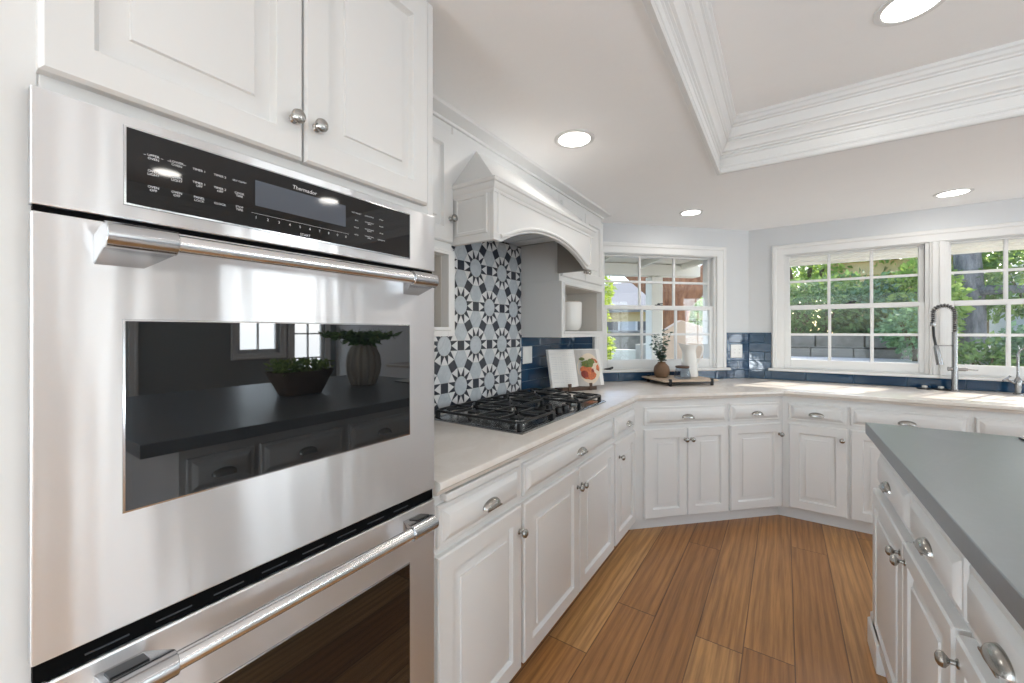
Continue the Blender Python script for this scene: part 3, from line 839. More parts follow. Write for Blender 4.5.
def oven():
    XFc, Y0, Y1 = -.785, .081, .789
    t = thing('double_oven', 'stainless steel built-in double oven with black control panel and tube handles', 'oven', (XFc, Y0, 0), R(90))
    Wd = Y1 - Y0
    L = lambda y: y - Y0
    b = MB(); b.box(L(.10), .022, .295, L(.772), .55, 1.628); b.build('body', M['black'], t)
    for za, zb_ in ((.8765, .902), (1.4825, 1.4895)):
        vt = MB().box(.003, .006, za, Wd - .003, .021, zb_).build('vent_gap', M['black'], t)
        if za < 1:
            for i in range(8): MB().box(L(.13) + i * .075, .0045, .886, L(.13) + i * .075 + .045, .006, .888).build('vent_slot', M['darkpaint'], vt)
    # control panel
    b = MB(); b.box(0, 0, 1.4900, Wd, .019, 1.6400); cp = b.build('control_panel', M['steel'], t, bevel=.002)
    px0, px1, pz0, pz1 = L(.170), L(.698), 1.5130, 1.6220
    b = MB(); b.rings([[(px0, 0, pz0), (px1, 0, pz0), (px1, 0, pz1), (px0, 0, pz1)], [(px0, -.0025, pz0), (px1, -.0025, pz0), (px1, -.0025, pz1), (px0, -.0025, pz1)]])
    gl = b.build('control_glass', M['panelglass'], cp, smooth=False)
    e = .004
    b = MB(); b.sweep([(px0, 0, pz0), (px0, 0, pz1), (px1, 0, pz1), (px1, 0, pz0)], [(0, -.0), (0, .0030), (.0025, .0024), (.003, 0)], N=(0, -1, 0), closed=True); b.build('bezel', M['bracket'], cp)
    b = MB(); b.box(L(.340), -.0032, 1.5530, L(.519), -.0024, 1.5985); b.build('display', M['display'], gl, bevel=.0)
    Yt = -.0028
    b = MB(); sz = .0050
    cols = [.200, .228, .257, .286, .315]
    rows = [1.588, 1.5647, 1.5412]
    txt = [['UPPER\nOVEN', 'LOWER\nOVEN', 'TIMER 1', 'TIMER 2', 'SELF CLEAN'], ['OVEN\nLIGHT', 'OVEN\nLIGHT', 'TIMER 1\nOFF', 'TIMER 2\nOFF', 'COOK\nTIME'], ['OVEN\nOFF', 'OVEN\nOFF', 'PANEL\nLOCK', 'CLOCK', 'STOP\nTIME']]
    for r_, row in enumerate(txt):
        for c_, s in enumerate(row):
            text_into(b, s, sz if len(s) < 8 or '\n' in s else sz * .8, L(cols[c_]), rows[r_], Yt)
    for c_ in (0, 1):
        b.box(L(cols[c_]) - .0115, Yt, 1.5893, L(cols[c_]) - .0085, Yt - .0002, 1.5897); b.box(L(cols[c_]) + .0085, Yt, 1.5893, L(cols[c_]) + .0115, Yt - .0002, 1.5897)
    c2 = [.546, .579, .612]
    t2 = [['FAST PREHEAT', 'CONVECTION', 'WARM'], ['BAKE', 'CONVECTION\nBAKE', 'PROOF'], ['ROAST', 'CONVECTION\nROAST', 'PROBE'], ['BROIL', 'CONVECTION\nBROIL', 'DEHYDRATE']]
    for r_, row in enumerate(t2):
        for c_, s in enumerate(row):
            text_into(b, s, .0036, L(c2[c_]), 1.5890 - r_ * .0158, Yt)
    for i, s in enumerate('1234567890'):
        text_into(b, s, .0066, L(.3415 + i * .0198), 1.5318, Yt)
    b.box(L(.334), Yt, 1.5390, L(.527), Yt - .0002, 1.5394)
    text_into(b, 'START', .0070, L(.431), 1.5175, Yt)
    b.build('button_lettering', M['print'], gl, smooth=False)
    b = MB(); text_into(b, 'Thermador', .0105, L(.430), 1.6060, Yt, shear=.12); b.build('brand_lettering', M['print'], gl, smooth=False)
    # doors
    def odoor(z0, z1, wz0, wz1, hz, up):
        b = MB()
        b.box(0, 0, z0, Wd, .019, z1)
        dd = b.build('oven_door', M['steel'], t, bevel=.003)
        wx0, wx1 = L(.169), L(.698)
        MB().box(wx0, -.0022, wz0, wx1, .001, wz1).build('door_glass', M['ovenglass'], dd, smooth=False)
        MB().sweep([(wx0, 0, wz0), (wx0, 0, wz1), (wx1, 0, wz1), (wx1, 0, wz0)], [(0, 0), (0, .0026), (.0025, .0018), (.003, 0)], N=(0, -1, 0), closed=True).build('glass_bezel', M['bracket'], dd)
        # handle: tube between two brackets
        hy = -.056; hb = MB(); hb.tube([(L(.21), hy, hz), (L(.66), hy, hz)], .0135, 20)
        hd = hb.build('handle_bar', M['steelbar'], dd)
        for xa, xb, ib in ((L(.137), L(.212), L(.190)), (L(.731), L(.656), L(.680))):
            prof = [(0.0, .013), (-.018, .016)]
            # front rounded tube part
            pts = []
            for k in range(11):
                a = R(110 - 220 * k / 10); pts.append((hy - .0175 * math.cos(a), hz + .0175 * math.sin(a)))
            lo_ = [(-.002, hz - .030), (-.002, hz + .012)]
            poly = pts + lo_ if True else pts
            nb = MB()
            outer = [(xa, y, z) for y, z in pts] + [(xa, -.0, hz - .034), (xa, -.0, hz + .006)]
            inner = [(xb, y, z) for y, z in pts] + [(ib, -.0, hz - .034), (ib, -.0, hz + .006)]
            nb.rings([outer, inner]); nb.build('handle_bracket', M['bracket'], hd, bevel=.0012)
            if not up:
                q0, q1 = min(xa, ib) + .008, max(xa, ib) - .004
                MB().prism([(q0, -.012, hz + .0092), (q1, -.012, hz + .0092), (q1, -.042, hz + .0154), (q0, -.042, hz + .0154)], (0, 0, .0012)).build('bracket_inset', M['knobblack'], hd)
    odoor(.9035, 1.4815, 1.070, 1.343, 1.4545, True)
    odoor(.302, .8755, .42, .742, .8500, False)
oven()

# ------------------------------------------------------------------ cooktop
def cooktop():
    t = thing('gas_cooktop', 'stainless gas cooktop with black cast iron grates under the hood', 'cooktop', (-.868, 1.358, .9142), R(90))
    Wd, Dp = .920, .520
    b = MB()
    lp = lambda i, z: [(i, i, z), (Wd - i, i, z), (Wd - i, Dp - i, z), (i, Dp - i, z)]
    b.rings([lp(.0, 0), lp(0, .004), lp(.006, .008), (lp(.020, .009)), lp(.026, .006), lp(.040, .005)])
    b.build('steel_pan', M['steel2'], t)
    def burner(x, y, r):
        bb = MB(); bb.lathe([(r * 1.35, .005), (r * 1.35, .009), (r * 1.1, .012), (r * 1.05, .018), (r * .4, .019)], (x, y, 0), 28)
        bo = bb.build('burner', M['nickel'], t)
        MB().lathe([(r, .018), (r * 1.02, .022), (r * .95, .027), (r * .3, .029), (0, .029)], (x, y, 0), 28).build('burner_cap', M['iron'], bo)
    for x, y, r in ((.17, .135, .036), (.17, .385, .032), (.46, .375, .048), (.745, .135, .032), (.745, .385, .036)): burner(x, y, r)
    def grate(x0, x1, y0, y1, cs):
        bb = MB(); z0, z1, w = .034, .045, .0055
        def bar(p, q, za=z0, zb=z1, ww=w):
            p, q = Vector((p[0], p[1])), Vector((q[0], q[1])); d = (q - p).normalized(); n = Vector((-d.y, d.x)) * ww
            bb.prism([(p.x + n.x, p.y + n.y, za), (q.x + n.x, q.y + n.y, za), (q.x - n.x, q.y - n.y, za), (p.x - n.x, p.y - n.y, za)], (0, 0, zb - za))
        c = .018
        cor = [(x0 + c, y0), (x1 - c, y0), (x1, y0 + c), (x1, y1 - c), (x1 - c, y1), (x0 + c, y1), (x0, y1 - c), (x0, y0 + c)]
        for i in range(8): bar(cor[i], cor[(i + 1) % 8])
        for k, (cx, cy) in enumerate(cs):
            for sx, sy in ((-1, 0), (1, 0), (0, -1), (0, 1)):
                ex = {(-1, 0): (x0, cy), (1, 0): (x1, cy), (0, -1): (cx, y0), (0, 1): (cx, y1)}[(sx, sy)]
                if len(cs) == 2 and sx == 0:
                    ym = (cs[0][1] + cs[1][1]) / 2
                    if (sy > 0 and k == 0) or (sy < 0 and k == 1): ex = (cx, ym)
                bar(ex, (cx + sx * .022, cy + sy * .022), z0 + .002, z1 + .003)
            for sx, sy in ((-1, -1), (1, -1), (-1, 1), (1, 1)):
                bar((cx + sx * .105, cy + sy * .085), (cx + sx * .03, cy + sy * .026), z0 + .003, z1 + .003, .0045)
        if len(cs) == 2:
            ym = (cs[0][1] + cs[1][1]) / 2; bar((x0, ym), (x1, ym))
        for fx, fy in ((x0 + .008, y0 + .008), (x1 - .008, y0 + .008), (x0 + .008, y1 - .008), (x1 - .008, y1 - .008)):
            bb.box(fx - .009, fy - .009, .006, fx + .009, fy + .009, .038)
        bb.build('grate', M['iron'], t, bevel=.0018)
    grate(.022, .318, .022, .500, [(.17, .135), (.17, .385)])
    grate(.325, .595, .235, .500, [(.46, .375)])
    grate(.602, .898, .022, .500, [(.745, .135), (.745, .385)])
    for x, y in ((.385, .075), (.460, .075), (.535, .075), (.422, .150), (.498, .150)):
        bb = MB(); bb.lathe([(.024, .005), (.024, .009), (.020, .011), (.0185, .028), (.016, .031), (0, .031)], (x, y, 0), 24)
        bb.box(x - .003, y - .017, .030, x + .003, y + .017, .034)
        bb.build('knob', M['knobblack'], t)
M['steel2'] = stainless('cooktop_steel', (0, 1, 0), .2, (150, 151, 153), .2, 0.0)
cooktop()

# ------------------------------------------------------------------ kitchen island
IX, IY0, IY1 = .297, .44, 2.335
def island():
    cabx = .335
    def unit(label, yfar, ynear, drawers, doors):
        # face looks towards -x: local x runs from far (high y) to near
        t = thing('island_cabinet', label, 'cabinet', (cabx, yfar, 0), R(-90), 'island base cabinets')
        w = yfar - ynear
        b = MB(); b.box(0, 0, .06, w, .60, .879); b.build('carcass', M['cab'], t, bevel=.001)
        for a, c, px in drawers:
            d = drawer(t, a, c, .698, .838, t=.016); pull(d, px, .766, y=-.018)
        for a, c, kx in doors:
            d = door(t, a, c, .085, .680, rail=.055, t=.030)
            if kx is not None: knob(d, kx, .627, -.030)
        return t, w
    t, w = unit('white island cabinet at the far end, two drawers over paired doors', 2.245, 1.262,
                [(.035, .525, .270), (.548, .970, .755)], [(.020, .530, .500), (.536, .972, .566)])
    # corner foot and base
    b = MB()
    b.sweep([(.16, .0, 0), (-.002, .0, 0), (-.002, .5, 0)][::-1], [(0, 0), (-.038, 0), (-.038, .105), (-.030, .115), (-.030, .135), (-.020, .150), (-.012, .158), (0, .158)])
    b.build('corner_foot', M['cab'], t, bevel=.002)
    b = MB(); b.box(.15, -.010, 0, w, .05, .06); b.build('baseboard', M['cab'], t, bevel=.002)
    t, w = unit('white island cabinet at the near end, its cup pull in the photo\'s bottom right corner', 1.262, .56,
                [(.012, .418, .215), (.442, .680, .560)], [(.012, .420, .032), (.440, .682, .660)])
    b = MB(); b.box(0, -.010, 0, w, .05, .06); b.build('baseboard', M['cab'], t, bevel=.002)
    b = MB(); b.box(cabx + .602, .56, 0, 1.58, 2.245, .879); tag(b.build('island_back_panel', M['cab'], bevel=.002), 'white panelled back of the island, seen only in reflections', 'cabinet')
    b = MB()
    lp = lambda i, z: [(IX + i, IY0 + i, z), (1.75 - i, IY0 + i, z), (1.75 - i, IY1 - i, z), (IX + i, IY1 - i, z)]
    b.rings([lp(.002, .880), lp(0, .882), lp(0, .928), lp(.002, .930)])
    tag(b.build('island_worktop', M['island'], smooth=False), 'black stone top of the kitchen island at lower right', 'worktop')
island()

# ------------------------------------------------------------------ ceiling downlights
def downlights():
    spots = [(-.812, 1.725, ZC, .073, 'round recessed ceiling light above the cooktop side of the aisle'),
             (-.582, 3.285, ZC, .066, 'small round recessed ceiling light near the angled corner window'),
             (.911, 3.770, ZC, .072, 'round recessed ceiling light in front of the sink windows'),
             (.375, 1.975, 2.487, .080, 'round recessed light in the raised tray ceiling, at the top edge of the photo'),
             (2.145, 1.025, 2.487, .080, 'recessed tray light mirrored as the left white oval in the oven control panel'),
             (1.76, 2.04, 2.487, .080, 'recessed tray light mirrored as the right white oval in the oven control panel')]
    for x, y, z, r, lab in spots:
        t = thing('ceiling_light', lab, 'ceiling light', (x, y, z), 0, 'recessed ceiling lights')
        b = MB(); b.lathe([(r, -.0005), (r * 1.0, -.004), (r * 1.12, -.006), (r * 1.26, -.004), (r * 1.28, 0), (r, 0)], (0, 0, 0), 40)
        b.build('trim_ring', M['trim'], t)
        MB().lathe([(r * .998, -.001), (r * .998, -.002), (0, -.003)], (0, 0, 0), 40).build('diffuser', M['lamp'], t)
        l = bpy.data.lights.new('ceiling_light_lamp', 'AREA'); l.shape = 'DISK'; l.size = r * 1.9; l.energy = 1.0; l.color = (1, .95, .88)
        lo_ = bpy.data.objects.new('ceiling_light_lamp', l); COL.objects.link(lo_); lo_.location = (x, y, z - .012)
downlights()

# ------------------------------------------------------------------ things on the worktop
ZT = .9142
def tray_group():
    F = Vector((-.726, 3.203)); e1 = Vector((s2, s2)); e2 = Vector((-s2, s2))
    t = thing('serving_board', 'wooden serving board on black feet, carrying vase, jar and pitcher', 'tray', (F.x, F.y, ZT), R(45))
    b = MB(); b.box(-.050, -.028, .030, .410, .315, .044); b.build('board', M['boardwood'], t, bevel=.004)
    for x, y in ((0, 0), (.355, 0), (0, .270), (.355, .270)):
        b = MB(); b.lathe([(.011, 0), (.013, .004), (.013, .050), (.009, .054)], (x, y - .022 if y < .1 else y + .022, 0), 14); b.build('foot', M['knobblack'], t)
    for y in (-.022, .292): MB().tube([(0, y, .020), (.355, y, .020)], .005, 10).build('foot_rail', M['knobblack'], t)
    zt = ZT + .0442
    P = lambda a, c: (F.x + e1.x * a + e2.x * c, F.y + e1.y * a + e2.y * c)
    # brown vase
    vx, vy = P(.055, .185)
    b = MB(); b.lathe([(.036, 0), (.044, .003), (.058, .030), (.062, .060), (.056, .088), (.040, .108), (.030, .116), (.032, .124), (.027, .124), (.026, .112), (.02, .105)], (vx, vy, zt), 36)
    tag(b.build('vase', M['brownvase']), 'small round brown stoneware vase holding eucalyptus on the serving board', 'vase')
    # eucalyptus
    rng = random.Random(11)
    t = thing('eucalyptus_sprigs', 'grey-green eucalyptus sprigs standing in the brown vase', 'plant', (vx, vy, zt + .09))
    st, lf = MB(), MB()
    for k in range(12):
        a = 2 * PI * k / 12 + rng.uniform(-.3, .3); lean = rng.uniform(.02, .095); hgt = rng.uniform(.15, .275)
        if k == 11: lean, hgt = .02, .285
        path = []
        for i in range(9):
            u = i / 8; path.append(Vector((math.cos(a) * (lean * u ** 1.5 + .008 * u), math.sin(a) * (lean * u ** 1.5 + .008 * u), hgt * u)))
        st.tube(path, [.0022 * (1 - .6 * i / 8) for i in range(9)], 6)
        for i in range(2, 9):
            for sd in (-1, 1):
                c = path[i]; r = rng.uniform(.012, .020) * (1.1 - .35 * i / 8)
                dr = Vector((math.cos(a + sd * 1.5 + rng.uniform(-.5, .5)), math.sin(a + sd * 1.5 + rng.uniform(-.5, .5)), rng.uniform(.1, .7))).normalized()
                n = dr.cross(Vector((0, 0, 1))).normalized(); up = n.cross(dr).normalized()
                q = []
                for j in range(8):
                    an = 2 * PI * j / 8
                    q.append(c + dr * (r * 1.15 + r * 1.1 * math.cos(an)) + n * (r * .85 * math.sin(an)) + up * (.18 * r * math.cos(2 * an)))
                lf.face(q)
    st.build('stems', M['stem'], t); lf.build('leaves', M['euc'], t, smooth=False)
    # glass jar with wooden lid
    jx, jy = P(.170, .080)
    t = thing('glass_jar', 'squat clear glass jar with a dark wooden lid on the serving board', 'jar', (jx, jy, zt))
    b = MB(); b.lathe([(.055, 0), (.062, .003), (.064, .012), (.050, .078), (.048, .084), (.046, .084), (.048, .078), (.061, .013), (.058, .006), (.0, .006)], (0, 0, 0), 36); b.build('jar_body', M['jar'], t)
    MB().lathe([(.046, .082), (.050, .086), (.052, .090), (.051, .097), (.044, .100), (.0, .101)], (0, 0, 0), 30).build('lid', M['darkwood'], t)
    # white pitcher
    px, py = P(.300, .180)
    t = thing('pitcher', 'tall white ceramic pitcher with a curved handle on the serving board', 'pitcher', (px, py, zt), R(34))
    b = MB(); pr = [(.060, 0), (.068, .004), (.068, .020), (.062, .080), (.056, .150), (.052, .190), (.050, .210), (.053, .240), (.058, .262)]
    seg = 36; loops = []
    for inner in (0, 1):
        for r, z in (pr if not inner else pr[::-1]):
            lp = []
            for i in range(seg):
                a = 2 * PI * i / seg; rr = r - (.004 if inner else 0); zz = z + (.006 if inner and z == 0 else 0)
                sp = max(0, math.cos(a - PI)) ** 6 * max(0, (z - .19) / .07)
                lp.append(((rr + .034 * sp) * math.cos(a), rr * (1 - .25 * sp) * math.sin(a), zz + .014 * sp))
            loops.append(lp)
    b.rings(loops); b.build('body', M['white_cer'], t)
    hp = []
    for k in range(13):
        u = k / 12; a = R(115 - 205 * u)
        hp.append((.060 + .046 * math.cos(a) + (.002 - .022 * u if u > .6 else 0), 0, .195 + .062 * math.sin(a) - .03 * max(0, u - .5)))
    hp = [(.052, 0, .236), (.066, 0, .256), (.088, 0, .262), (.106, 0, .248), (.112, 0, .222), (.106, 0, .190), (.094, 0, .160), (.078, 0, .130), (.060, 0, .110)]
    MB().tube(hp, [.007, .007, .0075, .0078, .0075, .007, .0065, .006, .006], 12).build('handle', M['white_cer'], t)
def board_wood():
    N = Nodes('pale_board_wood'); b = N.b; b.inputs['Roughness'].default_value = .5
    v = N.coords((1, 14, 1)); nz = N.noise(v, 3, 5); r = N.ramp(nz.outputs[0], [(.3, srgb(176, 150, 126)), (.7, srgb(212, 194, 174))])
    N.link(r.outputs[0], b.inputs['Base Color']); return N.m
M['boardwood'] = board_wood()
tray_group()

def cookbook():
    # stand faces the room diagonally, book leans back on it
    c = (-1.205, 2.615)
    t = thing('book_stand', 'low dark wooden book stand on the worktop beyond the cooktop', 'book stand', (c[0], c[1], ZT), R(57))
    b = MB(); b.box(-.14, -.020, .004, .14, .080, .016); b.build('base', M['darkwood'], t, bevel=.002)
    b = MB(); b.box(-.14, -.030, 0, .14, -.018, .026); b.build('ledge', M['darkwood'], t, bevel=.002)
    for x in (-.085, .085): MB().box(x - .012, -.040, 0, x + .012, -.028, .052).build('stop', M['darkwood'], t, bevel=.002)
    b = MB(); ln = .26
    b.prism([(-.10, .012, .016), (.10, .012, .016), (.10, .024, .016), (-.10, .024, .016)], (0, .26 * .27, .24)); b.build('back_rest', M['darkwood'], t, bevel=.002)
    # open book
    t = thing('cookbook', 'open cookbook with a food photo on its right page, propped on the stand', 'book', (c[0], c[1], ZT + .028), R(57))
    lean = .27; H_ = .262; zz = lambda h: h / math.sqrt(1 + lean * lean); yy = lambda h: h * lean / math.sqrt(1 + lean * lean)
    W_ = .212
    def page_pts(sgn, n=12):
        out = []
        for i in range(n + 1):
            u = i / n; x = sgn * W_ * u
            lift = .022 * math.sin(PI * min(1, u * 1.35)) * (1 - u) * 1.6 + .006 * u      # swell near the spine
            out.append((x, -.014 - lift))
        return out
    cov = MB(); cov.prism([(-W_ - .006, -.002, 0), (W_ + .006, -.002, 0), (W_ + .006, -.006, 0), (-W_ - .006, -.006, 0)], (0, yy(H_ + .006), zz(H_ + .006))); cov.build('cover', M['page'], t)
    for sgn, nm in ((-1, 'left_pages'), (1, 'right_pages')):
        pp = page_pts(sgn); b = MB()
        bot = [(x, y, .002) for x, y in pp] + [(pp[-1][0], -.006, .002), (0, -.006, .002)]
        b.prism(bot, (0, yy(H_), zz(H_)))
        pg = b.build(nm, M['page'], t)
        if sgn < 0:
            tb = MB()
            for k in range(17):
                h = .035 + k * .0125
                for (ua, ub) in ((.12, .52), (.56, .93)):
                    if rng_t.random() < .12: continue
                    uu = [ua + (ub - ua) * j / 5 * rng_t.uniform(.97, 1.0) for j in range(6)]
                    A = []
                    for u in uu:
                        lift = .022 * math.sin(PI * min(1, u * 1.35)) * (1 - u) * 1.6 + .006 * u
                        A.append((-W_ * u, -.0146 - lift, h))
                    for p, q in zip(A, A[1:]):
                        tb.face([(p[0], p[1] + yy(p[2]), zz(p[2])), (q[0], q[1] + yy(q[2]), zz(q[2])), (q[0], q[1] + yy(q[2] + .004), zz(q[2] + .004)), (p[0], p[1] + yy(p[2] + .004), zz(p[2] + .004))])
            tb.build('text_lines', M['ink'], pg, smooth=False)
        else:
            def pt(u, h, off):
                lift = .022 * math.sin(PI * min(1, u * 1.35)) * (1 - u) * 1.6 + .006 * u
                return (W_ * u, -.014 - lift - off + yy(h), .002 + zz(h))
            def blob(mb, cu, ch, ru, rh, off, n=22, jag=0.0):
                ring = [pt(min(.985, max(.02, cu + ru * math.cos(2 * PI * k / n) * (1 + rng_t.uniform(-jag, jag)))), min(.255, max(.006, ch + rh * math.sin(2 * PI * k / n) * (1 + rng_t.uniform(-jag, jag)))), off) for k in range(n)]
                cc = pt(cu, ch, off)
                for k in range(n): mb.face([cc, ring[k], ring[(k + 1) % n]])
            gb = MB(); K = 12
            for i in range(K):
                ua, ub = .0 + .86 * i / K, .0 + .86 * (i + 1) / K
                gb.face([pt(ua, .0, .0006), pt(ub, .0, .0006), pt(ub, .26, .0006), pt(ua, .26, .0006)])
            gb.build('photo_ground', M['pagegray'], pg, smooth=False)
            x = MB(); blob(x, .47, .125, .45, .112, .003); x.build('photo_plate', M['plate'], pg, smooth=False)
            x = MB()
            for cu, ch, ru, rh in ((.30, .085, .20, .036), (.48, .096, .30, .050), (.58, .125, .28, .056), (.64, .155, .20, .044), (.34, .115, .24, .04)): blob(x, cu, ch, ru, rh, .0055, 16, .12)
            x.build('photo_pasta', M['food'], pg, smooth=False)
            for q_ in ((.22, .085, .12, .028), (.60, .110, .08, .014)):
                x = MB(); blob(x, *q_, .0075, 12, .2); x.build('photo_sauce', M['foodred'], pg, smooth=False)
            x = MB(); blob(x, .40, .158, .26, .026, .0090, 14, .3); blob(x, .56, .176, .18, .018, .0092, 14, .3); blob(x, .18, .195, .09, .012, .0092, 10, .3); x.build('photo_herbs', M['herb'], pg, smooth=False)
rng_t = random.Random(3)
cookbook()

# canister in the niche
t = thing('canister', 'white ceramic canister with rounded base standing in the open niche', 'canister', (-1.292, 2.648, 1.3302))
b = MB(); b.lathe([(.050, 0), (.072, .006), (.088, .026), (.094, .055), (.096, .205), (.092, .209), (.088, .207), (.088, .06), (.06, .02), (0, .016)], (0, 0, 0), 40); b.build('body', M['white_cer'], t)
b = MB(); b.lathe([(.0865, 0), (.0865, .012), (.080, .016), (0, .017)], (0, 0, .198), 36); b.build('lid', M['boardwood'], t)

# wall plates
def plate(name, org, rz, x, z, label, switch):
    t = thing(name, label, 'switch' if switch else 'outlet', (org[0], org[1], 0), rz)
    b = MB(); b.rings([[(x - a, y, z - c), (x + a, y, z - c), (x + a, y, z + c), (x - a, y, z + c)] for a, c, y in ((.058, .058, -.011), (.058, .058, -.014), (.054, .054, -.017))])
    pl = b.build('cover_plate', M['plastic'], t)
    for dx in (-.024, .024):
        b = MB(); b.box(x + dx - .016, -.0185, z - .033, x + dx + .016, -.0168, z + .033); k = b.build('rocker' if switch else 'receptacle', M['plastic'], pl, bevel=.001)
        if not switch:
            s_ = MB()
            for dz in (-.016, .016):
                for q in (-.005, .005): s_.box(x + dx + q - .001, -.0188, z + dz - .004, x + dx + q + .001, -.0184, z + dz + .004)
            s_.build('slot', M['darkpaint'], k)
plate('light_switch', (XW, 0), R(90), 2.318, 1.170, 'white double switch plate on blue tile between mosaic and cookbook', True)
plate('power_outlet', CORNER_LA, R(45), 1.548, 1.155, 'white square outlet plate on blue tile between the two walls of windows', False)

# black latch on the first sill
t = thing('sill_latch', 'small black latch lying on the sill of the angled corner window', 'latch', along(CORNER_LA, .345, R(45)) + (1.0125,), R(45))
b = MB(); b.box(-.03, -.030, 0, .012, -.012, .006); b.build('latch_plate', M['knobblack'], t, bevel=.001)
b = MB(); b.tube([(-.045, -.022, .006), (-.01, -.02, .010), (.02, -.018, .014)], [.004, .006, .008], 10); b.ball((.024, -.018, .016), .010, 12, 8); b.build('lever', M['knobblack'], t)

# ------------------------------------------------------------------ sink fittings
def faucet():
    x, y = .985, 4.045
    t = thing('kitchen_faucet', 'tall steel spring faucet with pull-down spray head before the sink windows', 'faucet', (x, y, ZT), 0)
    b = MB(); b.lathe([(.026, 0), (.026, .006), (.017, .010), (.0165, .140), (.0165, .165), (.0150, .170), (.0145, .400), (.012, .412)], (0, 0, 0), 24); b.build('column', M['faucet'], t)
    b = MB(); b.tube([(-.030, 0, .152), (.052, 0, .152)], .0125, 18); b.tube([(-.034, 0, .152), (-.030, 0, .152)], .015, 18); b.tube([(.052, 0, .152), (.062, -.0, .153)], .009, 12)
    vb = b.build('valve_body', M['faucet'], t)
    MB().tube([(.060, 0, .153), (.108, -.01, .150)], .0042, 10).build('lever', M['faucet'], vb)
    # hose path
    r = .054; path = []
    for i in range(9): path.append(Vector((0, 0, .405 + .135 * i / 8)))
    zc = .540
    for i in range(1, 25):
        a = PI * i / 24; path.append(Vector((-r + r * math.cos(a), -.01 * i / 24, zc + r * math.sin(a))))
    for i in range(1, 5): path.append(Vector((-2 * r, -.012, zc - .016 * i)))
    MB().tube(path, .0085, 10).build('hose', M['knobblack'], t)
    # coil
    L = [0]
    for p, q in zip(path, path[1:]): L.append(L[-1] + (q - p).length)
    turns = 25; n = turns * 12; coil = []
    nrm = Vector((0, 1, 0))
    for k in range(n + 1):
        s = L[-1] * k / n
        j = max(i for i in range(len(L)) if L[i] <= s + 1e-9); j = min(j, len(path) - 2)
        f = (s - L[j]) / (L[j + 1] - L[j]); p = path[j].lerp(path[j + 1], f); tg = (path[j + 1] - path[j]).normalized()
        w = tg.cross(nrm).normalized(); a = 2 * PI * turns * k / n
        coil.append(p + (nrm * math.cos(a) + w * math.sin(a)) * .0140)
    MB().tube(coil, .0031, 6).build('spring', M['faucet'], t)
    e = path[-1]
    MB().lathe([(.013, 0), (.016, .004), (.016, .022), (.013, .026)], (e.x, e.y, e.z - .026), 18).build('spring_collar', M['faucet'], t)
    h0 = Vector((e.x, e.y, e.z - .02)); h1 = Vector((e.x + .012, e.y - .01, e.z - .17))
    MB().tube([h0, h0.lerp(h1, .5) + Vector((-.004, 0, 0)), h1], .008, 12).build('black_hose', M['knobblack'], t)
    h2 = h1 + Vector((.018, -.008, -.125))
    MB().tube([h1 + Vector((-.001, 0, .012)), h1, h1.lerp(h2, .35), h1.lerp(h2, .7), h2], [.010, .0145, .016, .0185, .0195], 18).build('spray_head', M['faucet'], t)
    MB().tube([(0, 0, .315), (h1.x + .006, h1.y, .315)], .0035, 8).build('holder_arm', M['faucet'], t)
    MB().lathe([(.016, 0), (.016, .014)], (0, 0, .308), 18).build('holder_ring', M['faucet'], t)
faucet()
def filter_tap():
    x, y = 1.276, 4.055
    t = thing('filter_tap', 'small chrome gooseneck tap with crossed levers at the right edge of the photo', 'faucet', (x, y, ZT), 0)
    b = MB(); b.lathe([(.022, 0), (.022, .006), (.014, .010), (.017, .050), (.020, .085), (.015, .100), (.009, .112), (.008, .130)], (0, 0, 0), 20); b.build('column', M['faucet'], t)
    path = [Vector((0, 0, .12)), Vector((0, 0, .22))] + [Vector((.03 - .03 * math.cos(PI * i / 10), -.02 * i / 10, .26 + .045 * math.sin(PI * i / 10))) for i in range(0, 11)] + [Vector((.06, -.02, .22))]
    MB().tube(path, .0068, 12).build('spout', M['faucet'], t)
    for sgn in (-1, 1):
        b = MB(); b.tube([(sgn * .008, 0, .070), (sgn * .050, -.006, .102)], [.009, .007], 12)
        b.tube([(sgn * .036, -.004, .118), (sgn * .066, -.008, .088)], .0048, 10)
        b.ball((sgn * .036, -.004, .118), .0065, 10, 6); b.ball((sgn * .066, -.008, .088), .0065, 10, 6)
        b.build('lever', M['faucet'], t)
filter_tap()
for i, (x, y, lab) in enumerate(((.842, 4.075, 'black drain stopper with white grip on the worktop, farther from the spring faucet'), (.925, 4.075, 'black drain stopper with white grip on the worktop, right beside the spring faucet'))):
    t = thing('drain_stopper', lab, 'stopper', (x, y, ZT), 0, 'drain stoppers behind the sink')
    MB().lathe([(.040, 0), (.043, .002), (.042, .006), (.030, .010), (0, .011)], (0, 0, 0), 28).build('rubber_disc', M['knobblack'], t)
    MB().lathe([(.013, .010), (.015, .014), (.016, .020), (.013, .024), (0, .025)], (0, 0, 0), 18).build('grip', M['plastic'], t)

